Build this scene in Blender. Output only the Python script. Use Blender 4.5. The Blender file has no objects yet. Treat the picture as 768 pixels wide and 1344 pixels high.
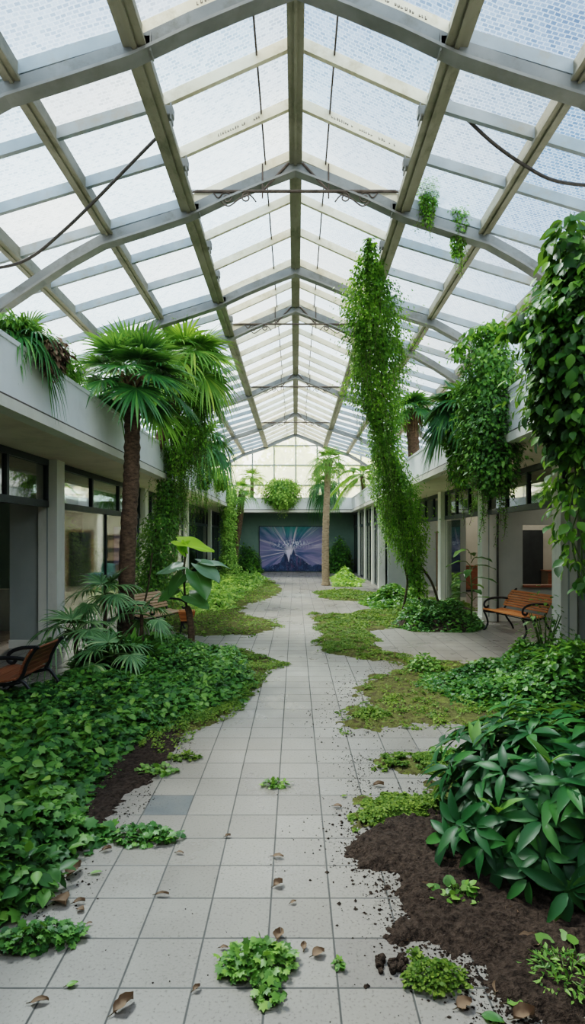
import bpy, math, random
import numpy as np
from mathutils import Vector, Matrix

random.seed(7)
RNG = np.random.default_rng(11)
C = bpy.context.scene.collection
PI = math.pi
F, H = 771.0, 1.85          # focal length in pixels of the 768x1344 frame, eye height


def G(px, py):
    """floor point seen at a pixel"""
    y = H * F / (py - 705.0)
    return ((px - 388.0) / F * y, y)


def P(px, py, d):
    """point seen at a pixel at depth d"""
    return Vector(((px - 388.0) / F * d, d, H + (705.0 - py) / F * d))


# ------------------------------------------------------------------ helpers
def tag(o, label=None, cat=None, group=None, kind=None):
    if label: o['label'] = label
    if cat: o['category'] = cat
    if group: o['group'] = group
    if kind: o['kind'] = kind
    return o


def empty(name, loc=(0, 0, 0), rz=0.0, label=None, cat=None, group=None, kind=None):
    o = bpy.data.objects.new(name, None)
    o.empty_display_size = 0.2
    C.objects.link(o)
    o.location = loc
    o.rotation_euler = (0, 0, rz)
    return tag(o, label, cat, group, kind)


def link(name, me, mat=None, parent=None, smooth=False):
    o = bpy.data.objects.new(name, me)
    C.objects.link(o)
    if mat is not None:
        for m in (mat if isinstance(mat, (list, tuple)) else [mat]):
            me.materials.append(m)
    if parent is not None:
        o.parent = parent
    if smooth:
        me.polygons.foreach_set('use_smooth', [True] * len(me.polygons))
    return o


def np_mesh(name, V, faces_list, smooth=True):
    """V (N,3); faces_list: list of int arrays (M,k)"""
    me = bpy.data.meshes.new(name)
    V = np.asarray(V, dtype=np.float32)
    me.vertices.add(len(V))
    me.vertices.foreach_set('co', V.ravel())
    loops = np.concatenate([f.ravel() for f in faces_list]).astype(np.int32)
    tot = np.concatenate([np.full(len(f), f.shape[1], dtype=np.int32) for f in faces_list])
    start = np.concatenate([[0], np.cumsum(tot)[:-1]]).astype(np.int32)
    me.loops.add(len(loops))
    me.loops.foreach_set('vertex_index', loops)
    me.polygons.add(len(tot))
    me.polygons.foreach_set('loop_start', start)
    me.polygons.foreach_set('loop_total', tot)
    me.polygons.foreach_set('use_smooth', np.full(len(tot), smooth, dtype=bool))
    me.update(calc_edges=True)
    return me


class MB:
    def __init__(self):
        self.v, self.f = [], []

    def add(self, vs, fs):
        n = len(self.v)
        self.v += [tuple(p) for p in vs]
        self.f += [tuple(i + n for i in q) for q in fs]
        return self

    def box(self, x0, x1, y0, y1, z0, z1, M=None):
        vs = [Vector(p) for p in ((x0, y0, z0), (x1, y0, z0), (x1, y1, z0), (x0, y1, z0),
                                  (x0, y0, z1), (x1, y0, z1), (x1, y1, z1), (x0, y1, z1))]
        if M is not None: vs = [M @ p for p in vs]
        return self.add(vs, [(0, 3, 2, 1), (4, 5, 6, 7), (0, 1, 5, 4), (1, 2, 6, 5), (2, 3, 7, 6), (3, 0, 4, 7)])

    def bevel_box(self, x0, x1, y0, y1, z0, z1, b=0.004, M=None):
        """box with chamfered edges running along every axis"""
        pts = []
        for sx in (0, 1):
            for sy in (0, 1):
                for sz in (0, 1):
                    X, Y, Z = (x0, x1)[sx], (y0, y1)[sy], (z0, z1)[sz]
                    dx, dy, dz = (b, -b)[sx], (b, -b)[sy], (b, -b)[sz]
                    pts += [(X, Y + dy, Z + dz), (X + dx, Y, Z + dz), (X + dx, Y + dy, Z)]
        vs = [Vector(p) for p in pts]
        if M is not None: vs = [M @ p for p in vs]
        I = lambda sx, sy, sz, k: (sx * 4 + sy * 2 + sz) * 3 + k
        fs = []
        for s in (0, 1):
            q = [I(s, 0, 0, 0), I(s, 1, 0, 0), I(s, 1, 1, 0), I(s, 0, 1, 0)]
            fs.append(tuple(q if s else q[::-1]))
            q = [I(0, s, 0, 1), I(0, s, 1, 1), I(1, s, 1, 1), I(1, s, 0, 1)]
            fs.append(tuple(q if s else q[::-1]))
            q = [I(0, 0, s, 2), I(1, 0, s, 2), I(1, 1, s, 2), I(0, 1, s, 2)]
            fs.append(tuple(q if s else q[::-1]))
        for a in (0, 1):
            for c in (0, 1):
                fs.append((I(a, c, 0, 0), I(a, c, 1, 0), I(a, c, 1, 1), I(a, c, 0, 1)))
                fs.append((I(a, 0, c, 0), I(a, 1, c, 0), I(a, 1, c, 2), I(a, 0, c, 2)))
                fs.append((I(0, a, c, 1), I(1, a, c, 1), I(1, a, c, 2), I(0, a, c, 2)))
        for sx in (0, 1):
            for sy in (0, 1):
                for sz in (0, 1):
                    fs.append((I(sx, sy, sz, 0), I(sx, sy, sz, 1), I(sx, sy, sz, 2)))
        return self.add(vs, fs)

    def tube(self, path, r, n=8, flat=None, cap=True):
        path = [Vector(p) for p in path]
        if not isinstance(r, (list, tuple)): r = [r] * len(path)
        rings = []
        up = None
        for i, p in enumerate(path):
            d = (path[min(i + 1, len(path) - 1)] - path[max(i - 1, 0)])
            d = d.normalized() if d.length > 1e-9 else Vector((0, 0, 1))
            if up is None:
                up = Vector((1, 0, 0)) if abs(d.x) < 0.8 else Vector((0, 1, 0))
            s = d.cross(up)
            s = s.normalized() if s.length > 1e-6 else d.orthogonal().normalized()
            up = s.cross(d).normalized()
            fl = flat or 1.0
            rings.append([p + s * (math.cos(2 * PI * k / n) * r[i] * fl) + up * (math.sin(2 * PI * k / n) * r[i]) for k in range(n)])
        vs = [q for ring in rings for q in ring]
        fs = []
        for i in range(len(path) - 1):
            for k in range(n):
                fs.append((i * n + k, i * n + (k + 1) % n, (i + 1) * n + (k + 1) % n, (i + 1) * n + k))
        if cap:
            fs.append(tuple(range(n))[::-1])
            fs.append(tuple((len(path) - 1) * n + k for k in range(n)))
        return self.add(vs, fs)

    def sweep_xz(self, path, w, hgt, y):
        """rectangular section swept along a path in a plane of constant y; path is the top edge"""
        pts = [Vector((p[0], 0, p[1])) for p in path]
        vs, fs = [], []
        for i, p in enumerate(pts):
            d = (pts[min(i + 1, len(pts) - 1)] - pts[max(i - 1, 0)]).normalized()
            nrm = Vector((-d.z, 0, d.x))
            if nrm.z < 0: nrm = -nrm
            lo = p - nrm * hgt
            vs += [(p.x, y - w / 2, p.z), (p.x, y + w / 2, p.z), (lo.x, y + w / 2, lo.z), (lo.x, y - w / 2, lo.z)]
        for i in range(len(pts) - 1):
            for k in range(4):
                fs.append((i * 4 + k, i * 4 + (k + 1) % 4, i * 4 + 4 + (k + 1) % 4, i * 4 + 4 + k))
        n = len(pts)
        fs += [(3, 2, 1, 0), (n * 4 - 4, n * 4 - 3, n * 4 - 2, n * 4 - 1)]
        return self.add(vs, fs)

    def build(self, name, mat, parent=None, smooth=False):
        me = bpy.data.meshes.new(name)
        me.from_pydata(self.v, [], self.f)
        me.update()
        return link(name, me, mat, parent, smooth)


def bez(pts, n=8):
    """Catmull-Rom through points"""
    pts = [Vector(p) for p in pts]
    out = []
    for i in range(len(pts) - 1):
        p0 = pts[max(i - 1, 0)]; p1 = pts[i]; p2 = pts[i + 1]; p3 = pts[min(i + 2, len(pts) - 1)]
        for k in range(n):
            t = k / n
            out.append(0.5 * ((2 * p1) + (p2 - p0) * t + (2 * p0 - 5 * p1 + 4 * p2 - p3) * t * t + (3 * p1 - p0 - 3 * p2 + p3) * t ** 3))
    out.append(pts[-1])
    return out


# ------------------------------------------------------------------ noise in numpy
def vnoise(x, y, seed=0):
    xi = np.floor(x).astype(np.int64); yi = np.floor(y).astype(np.int64)
    xf = x - xi; yf = y - yi
    def hsh(a, b):
        n = (a * 374761393 + b * 668265263 + seed * 974634777) & 0xffffffff
        n = ((n ^ (n >> 13)) * 1274126177) & 0xffffffff
        return ((n ^ (n >> 16)) & 0xffff) / 65535.0
    u = xf * xf * (3 - 2 * xf); v = yf * yf * (3 - 2 * yf)
    return (hsh(xi, yi) * (1 - u) + hsh(xi + 1, yi) * u) * (1 - v) + (hsh(xi, yi + 1) * (1 - u) + hsh(xi + 1, yi + 1) * u) * v


def fbm(x, y, f, seed=0, octv=4):
    a, s, t = 0.5, 0.0, 0.0
    for k in range(octv):
        s = s + a * vnoise(x * f, y * f, seed + k * 17); t += a
        f *= 2.07; a *= 0.5
    return s / t


def poly_sd(x, y, poly):
    """signed distance, positive inside"""
    poly = np.asarray(poly, float)
    d = np.full(x.shape, 1e9); ins = np.zeros(x.shape, bool)
    n = len(poly)
    for i in range(n):
        ax, ay = poly[i]; bx, by = poly[(i + 1) % n]
        ex, ey = bx - ax, by - ay
        t = np.clip(((x - ax) * ex + (y - ay) * ey) / (ex * ex + ey * ey + 1e-12), 0, 1)
        d = np.minimum(d, np.hypot(x - ax - t * ex, y - ay - t * ey))
        cond = ((ay > y) != (by > y))
        with np.errstate(divide='ignore', invalid='ignore'):
            xc = ax + (y - ay) * ex / (ey if abs(ey) > 1e-12 else 1e-12)
        ins ^= cond & (x < xc)
    return np.where(ins, d, -d)


def sstep(e):
    e = np.clip(e, 0, 1)
    return e * e * (3 - 2 * e)


# ------------------------------------------------------------------ materials
def new_mat(name):
    m = bpy.data.materials.new(name)
    m.use_nodes = True
    nt = m.node_tree
    for n in list(nt.nodes): nt.nodes.remove(n)
    out = nt.nodes.new('ShaderNodeOutputMaterial')
    return m, nt, out


def N(nt, typ, **kw):
    n = nt.nodes.new('ShaderNode' + typ)
    for k, v in kw.items():
        if k in n.inputs.keys() if hasattr(n.inputs, 'keys') else False:
            n.inputs[k].default_value = v
        else:
            setattr(n, k, v)
    return n


def ramp(nt, fac, stops):
    r = nt.nodes.new('ShaderNodeValToRGB')
    el = r.color_ramp.elements
    while len(el) < len(stops): el.new(0.5)
    for e, (p, c) in zip(el, stops):
        e.position = p
        e.color = (*c, 1) if len(c) == 3 else c
    nt.links.new(fac, r.inputs['Fac'])
    return r.outputs['Color']


def math_(nt, op, a, b=None, c=None):
    n = nt.nodes.new('ShaderNodeMath'); n.operation = op
    for i, v in enumerate((a, b, c)):
        if v is None: continue
        if isinstance(v, (int, float)): n.inputs[i].default_value = v
        else: nt.links.new(v, n.inputs[i])
    return n.outputs[0]


def mixc(nt, fac, a, b, mode='MIX'):
    n = nt.nodes.new('ShaderNodeMix'); n.data_type = 'RGBA'; n.blend_type = mode
    for sock, v in ((n.inputs[0], fac), (n.inputs[6], a), (n.inputs[7], b)):
        if isinstance(v, (int, float)): sock.default_value = v
        elif isinstance(v, tuple): sock.default_value = (*v, 1) if len(v) == 3 else v
        else: nt.links.new(v, sock)
    return n.outputs[2]


def surf(name, c1, c2, scale=4.0, rough=0.6, bump=0.1, detail=6, spec=0.4, metal=0.0, stain=None, bscale=None, stretch=None):
    """painted / plastered / weathered surface: two tones by noise, optional darker stains, bump"""
    m, nt, out = new_mat(name)
    co = N(nt, 'TexCoord').outputs['Object']
    if stretch:
        mp = N(nt, 'Mapping'); mp.inputs['Scale'].default_value = stretch
        nt.links.new(co, mp.inputs['Vector']); co = mp.outputs['Vector']
    nz = N(nt, 'TexNoise'); nz.inputs['Scale'].default_value = scale; nz.inputs['Detail'].default_value = detail
    nt.links.new(co, nz.inputs['Vector'])
    col = ramp(nt, nz.outputs['Fac'], [(0.3, c1), (0.7, c2)])
    if stain:
        sc, amt, scol = stain
        n2 = N(nt, 'TexNoise'); n2.inputs['Scale'].default_value = sc; n2.inputs['Detail'].default_value = 8
        n2.inputs['Roughness'].default_value = 0.7
        nt.links.new(co, n2.inputs['Vector'])
        f = math_(nt, 'MULTIPLY', ramp(nt, n2.outputs['Fac'], [(0.5, (0, 0, 0)), (0.72, (1, 1, 1))]), amt)
        col = mixc(nt, f, col, scol)
    b = N(nt, 'BsdfPrincipled')
    b.inputs['Roughness'].default_value = rough
    b.inputs['Specular IOR Level'].default_value = spec
    b.inputs['Metallic'].default_value = metal
    nt.links.new(col, b.inputs['Base Color'])
    if bump:
        n3 = N(nt, 'TexNoise'); n3.inputs['Scale'].default_value = bscale or scale * 8; n3.inputs['Detail'].default_value = 4
        nt.links.new(co, n3.inputs['Vector'])
        bp = N(nt, 'Bump'); bp.inputs['Strength'].default_value = bump; bp.inputs['Distance'].default_value = 0.02
        nt.links.new(n3.outputs['Fac'], bp.inputs['Height'])
        nt.links.new(bp.outputs['Normal'], b.inputs['Normal'])
    nt.links.new(b.outputs[0], out.inputs[0])
    return m


def leafmat(name, dark, mid, light, trans=0.3, rough=0.45, spec=0.4, patch_scale=1.2, vein=False):
    dark, mid, light = (tuple(min(.9, c * g) for c, g in zip(k, (2.15, 1.72, 1.45))) for k in (dark, mid, light))
    m, nt, out = new_mat(name)
    geo = N(nt, 'NewGeometry')
    co = N(nt, 'TexCoord').outputs['Object']
    nz = N(nt, 'TexNoise'); nz.inputs['Scale'].default_value = patch_scale; nz.inputs['Detail'].default_value = 3
    nt.links.new(co, nz.inputs['Vector'])
    f = math_(nt, 'ADD', math_(nt, 'MULTIPLY', geo.outputs['Random Per Island'], 0.6),
              math_(nt, 'MULTIPLY', math_(nt, 'SUBTRACT', nz.outputs['Fac'], 0.3), 1.0))
    col = ramp(nt, f, [(0.12, dark), (0.5, mid), (0.92, light)])
    b = N(nt, 'BsdfPrincipled')
    b.inputs['Roughness'].default_value = rough
    b.inputs['Specular IOR Level'].default_value = spec
    nt.links.new(col, b.inputs['Base Color'])
    t = N(nt, 'BsdfTranslucent')
    tc = mixc(nt, 0.6, col, (0.30, 0.50, 0.05), 'MIX')
    nt.links.new(tc, t.inputs['Color'])
    mx = N(nt, 'MixShader'); mx.inputs[0].default_value = trans
    nt.links.new(b.outputs[0], mx.inputs[1]); nt.links.new(t.outputs[0], mx.inputs[2])
    nt.links.new(mx.outputs[0], out.inputs[0])
    return m


def woodmat(name, c1, c2, c3, rough=0.4):
    m, nt, out = new_mat(name)
    geo = N(nt, 'NewGeometry')
    co = N(nt, 'TexCoord').outputs['Object']
    mp = N(nt, 'Mapping'); mp.inputs['Scale'].default_value = (1.5, 22, 22)
    nt.links.new(co, mp.inputs['Vector'])
    nz = N(nt, 'TexNoise'); nz.inputs['Scale'].default_value = 3; nz.inputs['Detail'].default_value = 6
    nt.links.new(mp.outputs['Vector'], nz.inputs['Vector'])
    f = math_(nt, 'ADD', math_(nt, 'MULTIPLY', nz.outputs['Fac'], 0.8), math_(nt, 'MULTIPLY', geo.outputs['Random Per Island'], 0.25))
    col = ramp(nt, f, [(0.25, c1), (0.5, c2), (0.8, c3)])
    b = N(nt, 'BsdfPrincipled'); b.inputs['Roughness'].default_value = rough
    nt.links.new(col, b.inputs['Base Color'])
    bp = N(nt, 'Bump'); bp.inputs['Strength'].default_value = 0.15; bp.inputs['Distance'].default_value = 0.005
    nt.links.new(nz.outputs['Fac'], bp.inputs['Height']); nt.links.new(bp.outputs[0], b.inputs['Normal'])
    nt.links.new(b.outputs[0], out.inputs[0])
    return m


M = {}
M['plaster'] = surf('white_plaster', (0.77, 0.79, 0.78), (0.86, 0.87, 0.86), 1.5, 0.7, 0.05, stain=(1.1, 0.35, (0.45, 0.47, 0.44)))
M['cream'] = surf('cream_trim', (0.68, 0.65, 0.56), (0.78, 0.75, 0.66), 2.0, 0.6, 0.05, stain=(2.5, 0.3, (0.4, 0.37, 0.28)))
M['soffit'] = surf('soffit_plaster', (0.74, 0.62, 0.50), (0.84, 0.73, 0.60), 1.2, 0.8, 0.05, stain=(2, 0.3, (0.28, 0.22, 0.17)))
M['column'] = surf('column_plaster', (0.71, 0.70, 0.62), (0.85, 0.83, 0.75), 2.2, 0.7, 0.08, stain=(2.5, 0.45, (0.38, 0.39, 0.32)), stretch=(1, 1, 0.35))
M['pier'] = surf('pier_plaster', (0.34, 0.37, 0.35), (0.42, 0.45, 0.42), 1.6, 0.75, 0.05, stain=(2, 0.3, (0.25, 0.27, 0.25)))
M['inner'] = surf('shop_wall', (0.46, 0.44, 0.37), (0.56, 0.53, 0.46), 1.2, 0.8, 0.05, stain=(1.5, 0.4, (0.22, 0.2, 0.16)))
M['green_wall'] = surf('green_wall', (0.10, 0.17, 0.14), (0.16, 0.24, 0.19), 0.9, 0.7, 0.05, stain=(1.5, 0.3, (0.06, 0.11, 0.09)))
M['dark_frame'] = surf('dark_frame', (0.012, 0.02, 0.024), (0.03, 0.045, 0.05), 5, 0.35, 0.02)
M['grey_steel'] = surf('grey_steel', (0.16, 0.165, 0.155), (0.26, 0.265, 0.25), 3, 0.55, 0.08, stain=(4, 0.4, (0.14, 0.13, 0.10)))
M['rust'] = surf('rusty_iron', (0.05, 0.035, 0.025), (0.13, 0.10, 0.08), 9, 0.7, 0.1)
M['iron'] = surf('cast_iron', (0.008, 0.010, 0.012), (0.02, 0.022, 0.025), 14, 0.4, 0.08)
M['cable'] = surf('cable_rubber', (0.03, 0.025, 0.022), (0.07, 0.06, 0.05), 20, 0.6, 0.1)
M['soil'] = surf('soil', (0.012, 0.008, 0.006), (0.060, 0.042, 0.032), 38, 0.95, 1.0, bscale=70, spec=0.15, detail=8)
M['moss'] = surf('moss', (0.050, 0.033, 0.020), (0.13, 0.15, 0.035), 16, 0.95, 1.0, bscale=60, spec=0.1, detail=9, stain=(3.0, .7, (.055, .038, .026)))
M['bark'] = surf('palm_bark', (0.05, 0.030, 0.018), (0.16, 0.10, 0.062), 14, 0.9, 0.8, bscale=40, stretch=(1, 1, 2.2))
M['bark_light'] = surf('pale_palm_bark', (0.20, 0.14, 0.08), (0.46, 0.34, 0.22), 8, 0.9, 0.7, bscale=30, stretch=(1, 1, 2.2))
M['stem'] = surf('vine_stem', (0.045, 0.035, 0.018), (0.10, 0.075, 0.04), 12, 0.85, 0.3)
M['stem_green'] = surf('green_stem', (0.06, 0.10, 0.02), (0.12, 0.18, 0.05), 12, 0.6, 0.1)
M['petiole'] = surf('palm_petiole', (0.13, 0.22, 0.07), (0.25, 0.36, 0.14), 6, 0.5, 0.05)
M['skirt'] = surf('dry_fronds', (0.13, 0.075, 0.04), (0.34, 0.21, 0.12), 10, 0.9, 0.3)
M['wood_orange'] = woodmat('bench_wood', (0.26, 0.07, 0.016), (0.54, 0.17, 0.040), (0.70, 0.29, 0.09))
M['wood_red'] = woodmat('bench_wood_dark', (0.10, 0.034, 0.016), (0.21, 0.072, 0.030), (0.32, 0.125, 0.058), 0.5)
M['wood_pale'] = woodmat('bench_wood_weathered', (0.26, 0.14, 0.07), (0.46, 0.28, 0.16), (0.62, 0.42, 0.28), 0.6)
M['deadleaf'] = leafmat('dead_leaf', (0.028, 0.022, 0.016), (0.080, 0.064, 0.047), (0.165, 0.145, 0.115), 0.1, 0.7, 0.2)
M['deadleaf'].node_tree.nodes['Mix'].inputs[0].default_value = 0.0
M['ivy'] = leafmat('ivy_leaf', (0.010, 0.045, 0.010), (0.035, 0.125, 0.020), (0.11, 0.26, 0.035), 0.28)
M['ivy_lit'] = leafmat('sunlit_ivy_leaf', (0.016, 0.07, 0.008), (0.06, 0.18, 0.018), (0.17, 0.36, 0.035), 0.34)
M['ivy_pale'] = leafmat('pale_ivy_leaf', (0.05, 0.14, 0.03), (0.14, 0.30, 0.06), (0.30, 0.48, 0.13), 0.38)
M['bed'] = leafmat('bed_leaf', (0.007, 0.036, 0.012), (0.024, 0.092, 0.022), (0.075, 0.20, 0.035), 0.22, 0.45, 0.3, 1.6)
M['clover'] = leafmat('low_weed_leaf', (0.018, 0.055, 0.008), (0.052, 0.11, 0.018), (0.11, 0.185, 0.03), 0.28, 0.6, 0.2, 2.2)
M['weed'] = leafmat('weed_leaf', (0.02, 0.075, 0.015), (0.06, 0.165, 0.03), (0.13, 0.27, 0.055), 0.25)
M['shrub'] = leafmat('shrub_leaf', (0.003, 0.022, 0.009), (0.008, 0.050, 0.016), (0.032, 0.12, 0.025), 0.16, 0.42, 0.22)
M['climber'] = leafmat('climber_leaf', (0.005, 0.026, 0.006), (0.016, 0.072, 0.009), (0.10, 0.25, 0.022), 0.32)
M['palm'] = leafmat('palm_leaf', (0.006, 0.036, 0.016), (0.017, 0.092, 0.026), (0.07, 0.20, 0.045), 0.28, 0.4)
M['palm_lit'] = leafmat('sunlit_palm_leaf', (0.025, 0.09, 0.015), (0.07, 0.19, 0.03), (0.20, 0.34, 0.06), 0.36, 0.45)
M['palm_blue'] = leafmat('low_palm_leaf', (0.02, 0.07, 0.03), (0.07, 0.17, 0.08), (0.22, 0.35, 0.18), 0.2, 0.35)
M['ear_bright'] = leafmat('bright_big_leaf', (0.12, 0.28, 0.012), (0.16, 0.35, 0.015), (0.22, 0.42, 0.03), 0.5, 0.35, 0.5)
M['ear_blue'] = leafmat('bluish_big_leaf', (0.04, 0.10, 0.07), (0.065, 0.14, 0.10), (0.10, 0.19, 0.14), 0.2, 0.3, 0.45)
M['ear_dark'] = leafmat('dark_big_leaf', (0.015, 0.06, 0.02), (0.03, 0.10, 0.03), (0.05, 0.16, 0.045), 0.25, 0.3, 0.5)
M['tree_out'] = leafmat('outdoor_leaf', (0.16, 0.22, 0.05), (0.32, 0.38, 0.10), (0.55, 0.55, 0.20), 0.4)
M['teal'] = surf('teal_fabric', (0.03, 0.10, 0.11), (0.06, 0.17, 0.18), 8, 0.8, 0.1)
M['door_dark'] = surf('dark_door', (0.02, 0.024, 0.025), (0.035, 0.04, 0.04), 4, 0.5, 0.03)
M['shelf_wood'] = woodmat('shelf_wood', (0.10, 0.065, 0.04), (0.20, 0.13, 0.08), (0.30, 0.21, 0.13), 0.6)


def floor_mat():
    m, nt, out = new_mat('floor_tiles')
    geo = N(nt, 'NewGeometry')
    sx = N(nt, 'SeparateXYZ'); nt.links.new(geo.outputs['Position'], sx.inputs[0])
    u = math_(nt, 'DIVIDE', math_(nt, 'ADD', sx.outputs[0], 0.1245), 0.3)
    v = math_(nt, 'DIVIDE', math_(nt, 'SUBTRACT', sx.outputs[1], 2.41), 0.3)
    fu = math_(nt, 'FLOOR', u); fv = math_(nt, 'FLOOR', v)
    du = math_(nt, 'ABSOLUTE', math_(nt, 'SUBTRACT', math_(nt, 'SUBTRACT', u, fu), 0.5))
    dv = math_(nt, 'ABSOLUTE', math_(nt, 'SUBTRACT', math_(nt, 'SUBTRACT', v, fv), 0.5))
    wob = N(nt, 'TexNoise'); wob.inputs['Scale'].default_value = 9
    nt.links.new(geo.outputs['Position'], wob.inputs['Vector'])
    md = math_(nt, 'MAXIMUM', du, dv)
    md = math_(nt, 'ADD', md, math_(nt, 'MULTIPLY', math_(nt, 'SUBTRACT', wob.outputs['Fac'], 0.5), 0.010))
    mr = N(nt, 'MapRange'); mr.inputs['From Min'].default_value = 0.480; mr.inputs['From Max'].default_value = 0.491
    nt.links.new(md, mr.inputs['Value'])
    grout = mr.outputs[0]
    cell = N(nt, 'CombineXYZ'); nt.links.new(fu, cell.inputs[0]); nt.links.new(fv, cell.inputs[1])
    wn = N(nt, 'TexWhiteNoise'); wn.noise_dimensions = '2D'; nt.links.new(cell.outputs[0], wn.inputs['Vector'])
    base = ramp(nt, wn.outputs['Value'], [(0.0, (0.215, 0.192, 0.168)), (0.5, (0.245, 0.222, 0.196)), (0.93, (0.272, 0.248, 0.22)), (1.0, (0.205, 0.184, 0.164))])
    # one slate coloured replacement tile
    isd = math_(nt, 'MULTIPLY', math_(nt, 'COMPARE', fu, -3.0, 0.1), math_(nt, 'COMPARE', fv, 5.0, 0.1))
    base = mixc(nt, isd, base, (0.115, 0.125, 0.13))
    # speckle and pits
    n1 = N(nt, 'TexNoise'); n1.inputs['Scale'].default_value = 75; n1.inputs['Detail'].default_value = 3
    nt.links.new(geo.outputs['Position'], n1.inputs['Vector'])
    pits = ramp(nt, n1.outputs['Fac'], [(0.30, (0.30, 0.27, 0.24)), (0.41, (0.9, 0.9, 0.9)), (.6, (1, 1, 1))])
    base = mixc(nt, 0.75, base, pits, 'MULTIPLY')
    # wide dirt
    n2 = N(nt, 'TexNoise'); n2.inputs['Scale'].default_value = 1.3; n2.inputs['Detail'].default_value = 9; n2.inputs['Roughness'].default_value = 0.65
    nt.links.new(geo.outputs['Position'], n2.inputs['Vector'])
    dirt = math_(nt, 'MULTIPLY', ramp(nt, n2.outputs['Fac'], [(0.48, (0, 0, 0)), (0.75, (1, 1, 1))]), 0.5)
    base = mixc(nt, dirt, base, (0.25, 0.23, 0.19))
    # dirt flecks
    n4 = N(nt, 'TexNoise'); n4.inputs['Scale'].default_value = 26; n4.inputs['Detail'].default_value = 6; n4.inputs['Roughness'].default_value = 0.7
    nt.links.new(geo.outputs['Position'], n4.inputs['Vector'])
    fl = ramp(nt, n4.outputs['Fac'], [(0.66, (0, 0, 0)), (0.72, (1, 1, 1))])
    base = mixc(nt, math_(nt, 'MULTIPLY', fl, 0.7), base, (0.10, 0.075, 0.05))
    col = mixc(nt, grout, base, (0.045, 0.045, 0.042))
    b = N(nt, 'BsdfPrincipled')
    nt.links.new(col, b.inputs['Base Color'])
    rr = ramp(nt, n2.outputs['Fac'], [(0.35, (0.24,) * 3), (0.7, (0.46,) * 3)])
    nt.links.new(math_(nt, 'ADD', rr, math_(nt, 'MULTIPLY', grout, 0.4)), b.inputs['Roughness'])
    b.inputs['Specular IOR Level'].default_value = 0.5
    hgt = math_(nt, 'ADD', math_(nt, 'MULTIPLY', grout, -1.0), math_(nt, 'MULTIPLY', n1.outputs['Fac'], 0.25))
    bp = N(nt, 'Bump'); bp.inputs['Strength'].default_value = 0.35; bp.inputs['Distance'].default_value = 0.006
    nt.links.new(hgt, bp.inputs['Height']); nt.links.new(bp.outputs[0], b.inputs['Normal'])
    nt.links.new(b.outputs[0], out.inputs[0])
    return m


def roof_glass_mat():
    m, nt, out = new_mat('hammered_roof_glass')
    geo = N(nt, 'NewGeometry')
    co = N(nt, 'TexCoord').outputs['Object']
    sx = N(nt, 'SeparateXYZ'); nt.links.new(co, sx.inputs[0])
    br = N(nt, 'TexBrick')
    br.inputs['Scale'].default_value = 1.0
    br.inputs['Brick Width'].default_value = 0.058; br.inputs['Row Height'].default_value = 0.043
    br.inputs['Mortar Size'].default_value = 0.008; br.inputs['Mortar Smooth'].default_value = 0.6
    br.inputs['Color1'].default_value = (0.0, 0.0, 0.0, 1); br.inputs['Color2'].default_value = (0.5, 0.5, 0.5, 1)
    br.inputs['Mortar'].default_value = (1, 1, 1, 1)
    wb = N(nt, 'TexNoise'); wb.inputs['Scale'].default_value = 3.0; nt.links.new(co, wb.inputs['Vector'])
    vm = N(nt, 'VectorMath'); vm.operation = 'MULTIPLY_ADD'
    nt.links.new(wb.outputs['Color'], vm.inputs[0]); vm.inputs[1].default_value = (0.05, 0.05, 0); nt.links.new(co, vm.inputs[2])
    nt.links.new(vm.outputs[0], br.inputs['Vector'])
    pat = br.outputs['Color']
    nz = N(nt, 'TexNoise'); nz.inputs['Scale'].default_value = 0.9; nz.inputs['Detail'].default_value = 5
    nt.links.new(co, nz.inputs['Vector'])
    island = geo.outputs['Random Per Island']
    # milky share: 0.2 .. 0.7
    milk = math_(nt, 'ADD', math_(nt, 'MULTIPLY', pat, 0.55), math_(nt, 'MULTIPLY', island, 0.14))
    milk = math_(nt, 'ADD', milk, math_(nt, 'MULTIPLY', math_(nt, 'SUBTRACT', nz.outputs['Fac'], 0.5), 0.5))
    milk = math_(nt, 'MINIMUM', math_(nt, 'MAXIMUM', milk, 0.06), 0.8)
    tr = N(nt, 'BsdfTransparent')
    tint = ramp(nt, island, [(0.0, (0.72, 0.86, 0.97)), (0.6, (0.84, 0.92, 0.98)), (1.0, (0.96, 0.95, 0.90))])
    nt.links.new(mixc(nt, 1.0, tint, ramp(nt, pat, [(0.0, (.50, .54, .58)), (.55, (.86, .88, .90)), (1.0, (1, 1, 1))]), 'MULTIPLY'), tr.inputs['Color'])
    tl = N(nt, 'BsdfTranslucent'); tl.inputs['Color'].default_value = (0.25, 0.31, 0.37, 1)
    df = N(nt, 'BsdfDiffuse'); df.inputs['Color'].default_value = (0.34, 0.38, 0.42, 1)
    m1 = N(nt, 'MixShader'); m1.inputs[0].default_value = 0.3
    nt.links.new(tl.outputs[0], m1.inputs[1]); nt.links.new(df.outputs[0], m1.inputs[2])
    m2 = N(nt, 'MixShader'); nt.links.new(milk, m2.inputs[0])
    nt.links.new(tr.outputs[0], m2.inputs[1]); nt.links.new(m1.outputs[0], m2.inputs[2])
    gl = N(nt, 'BsdfGlossy'); gl.inputs['Roughness'].default_value = 0.25
    m3 = N(nt, 'MixShader'); m3.inputs[0].default_value = 0.05
    nt.links.new(m2.outputs[0], m3.inputs[1]); nt.links.new(gl.outputs[0], m3.inputs[2])
    nt.links.new(m3.outputs[0], out.inputs[0])
    return m


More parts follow.
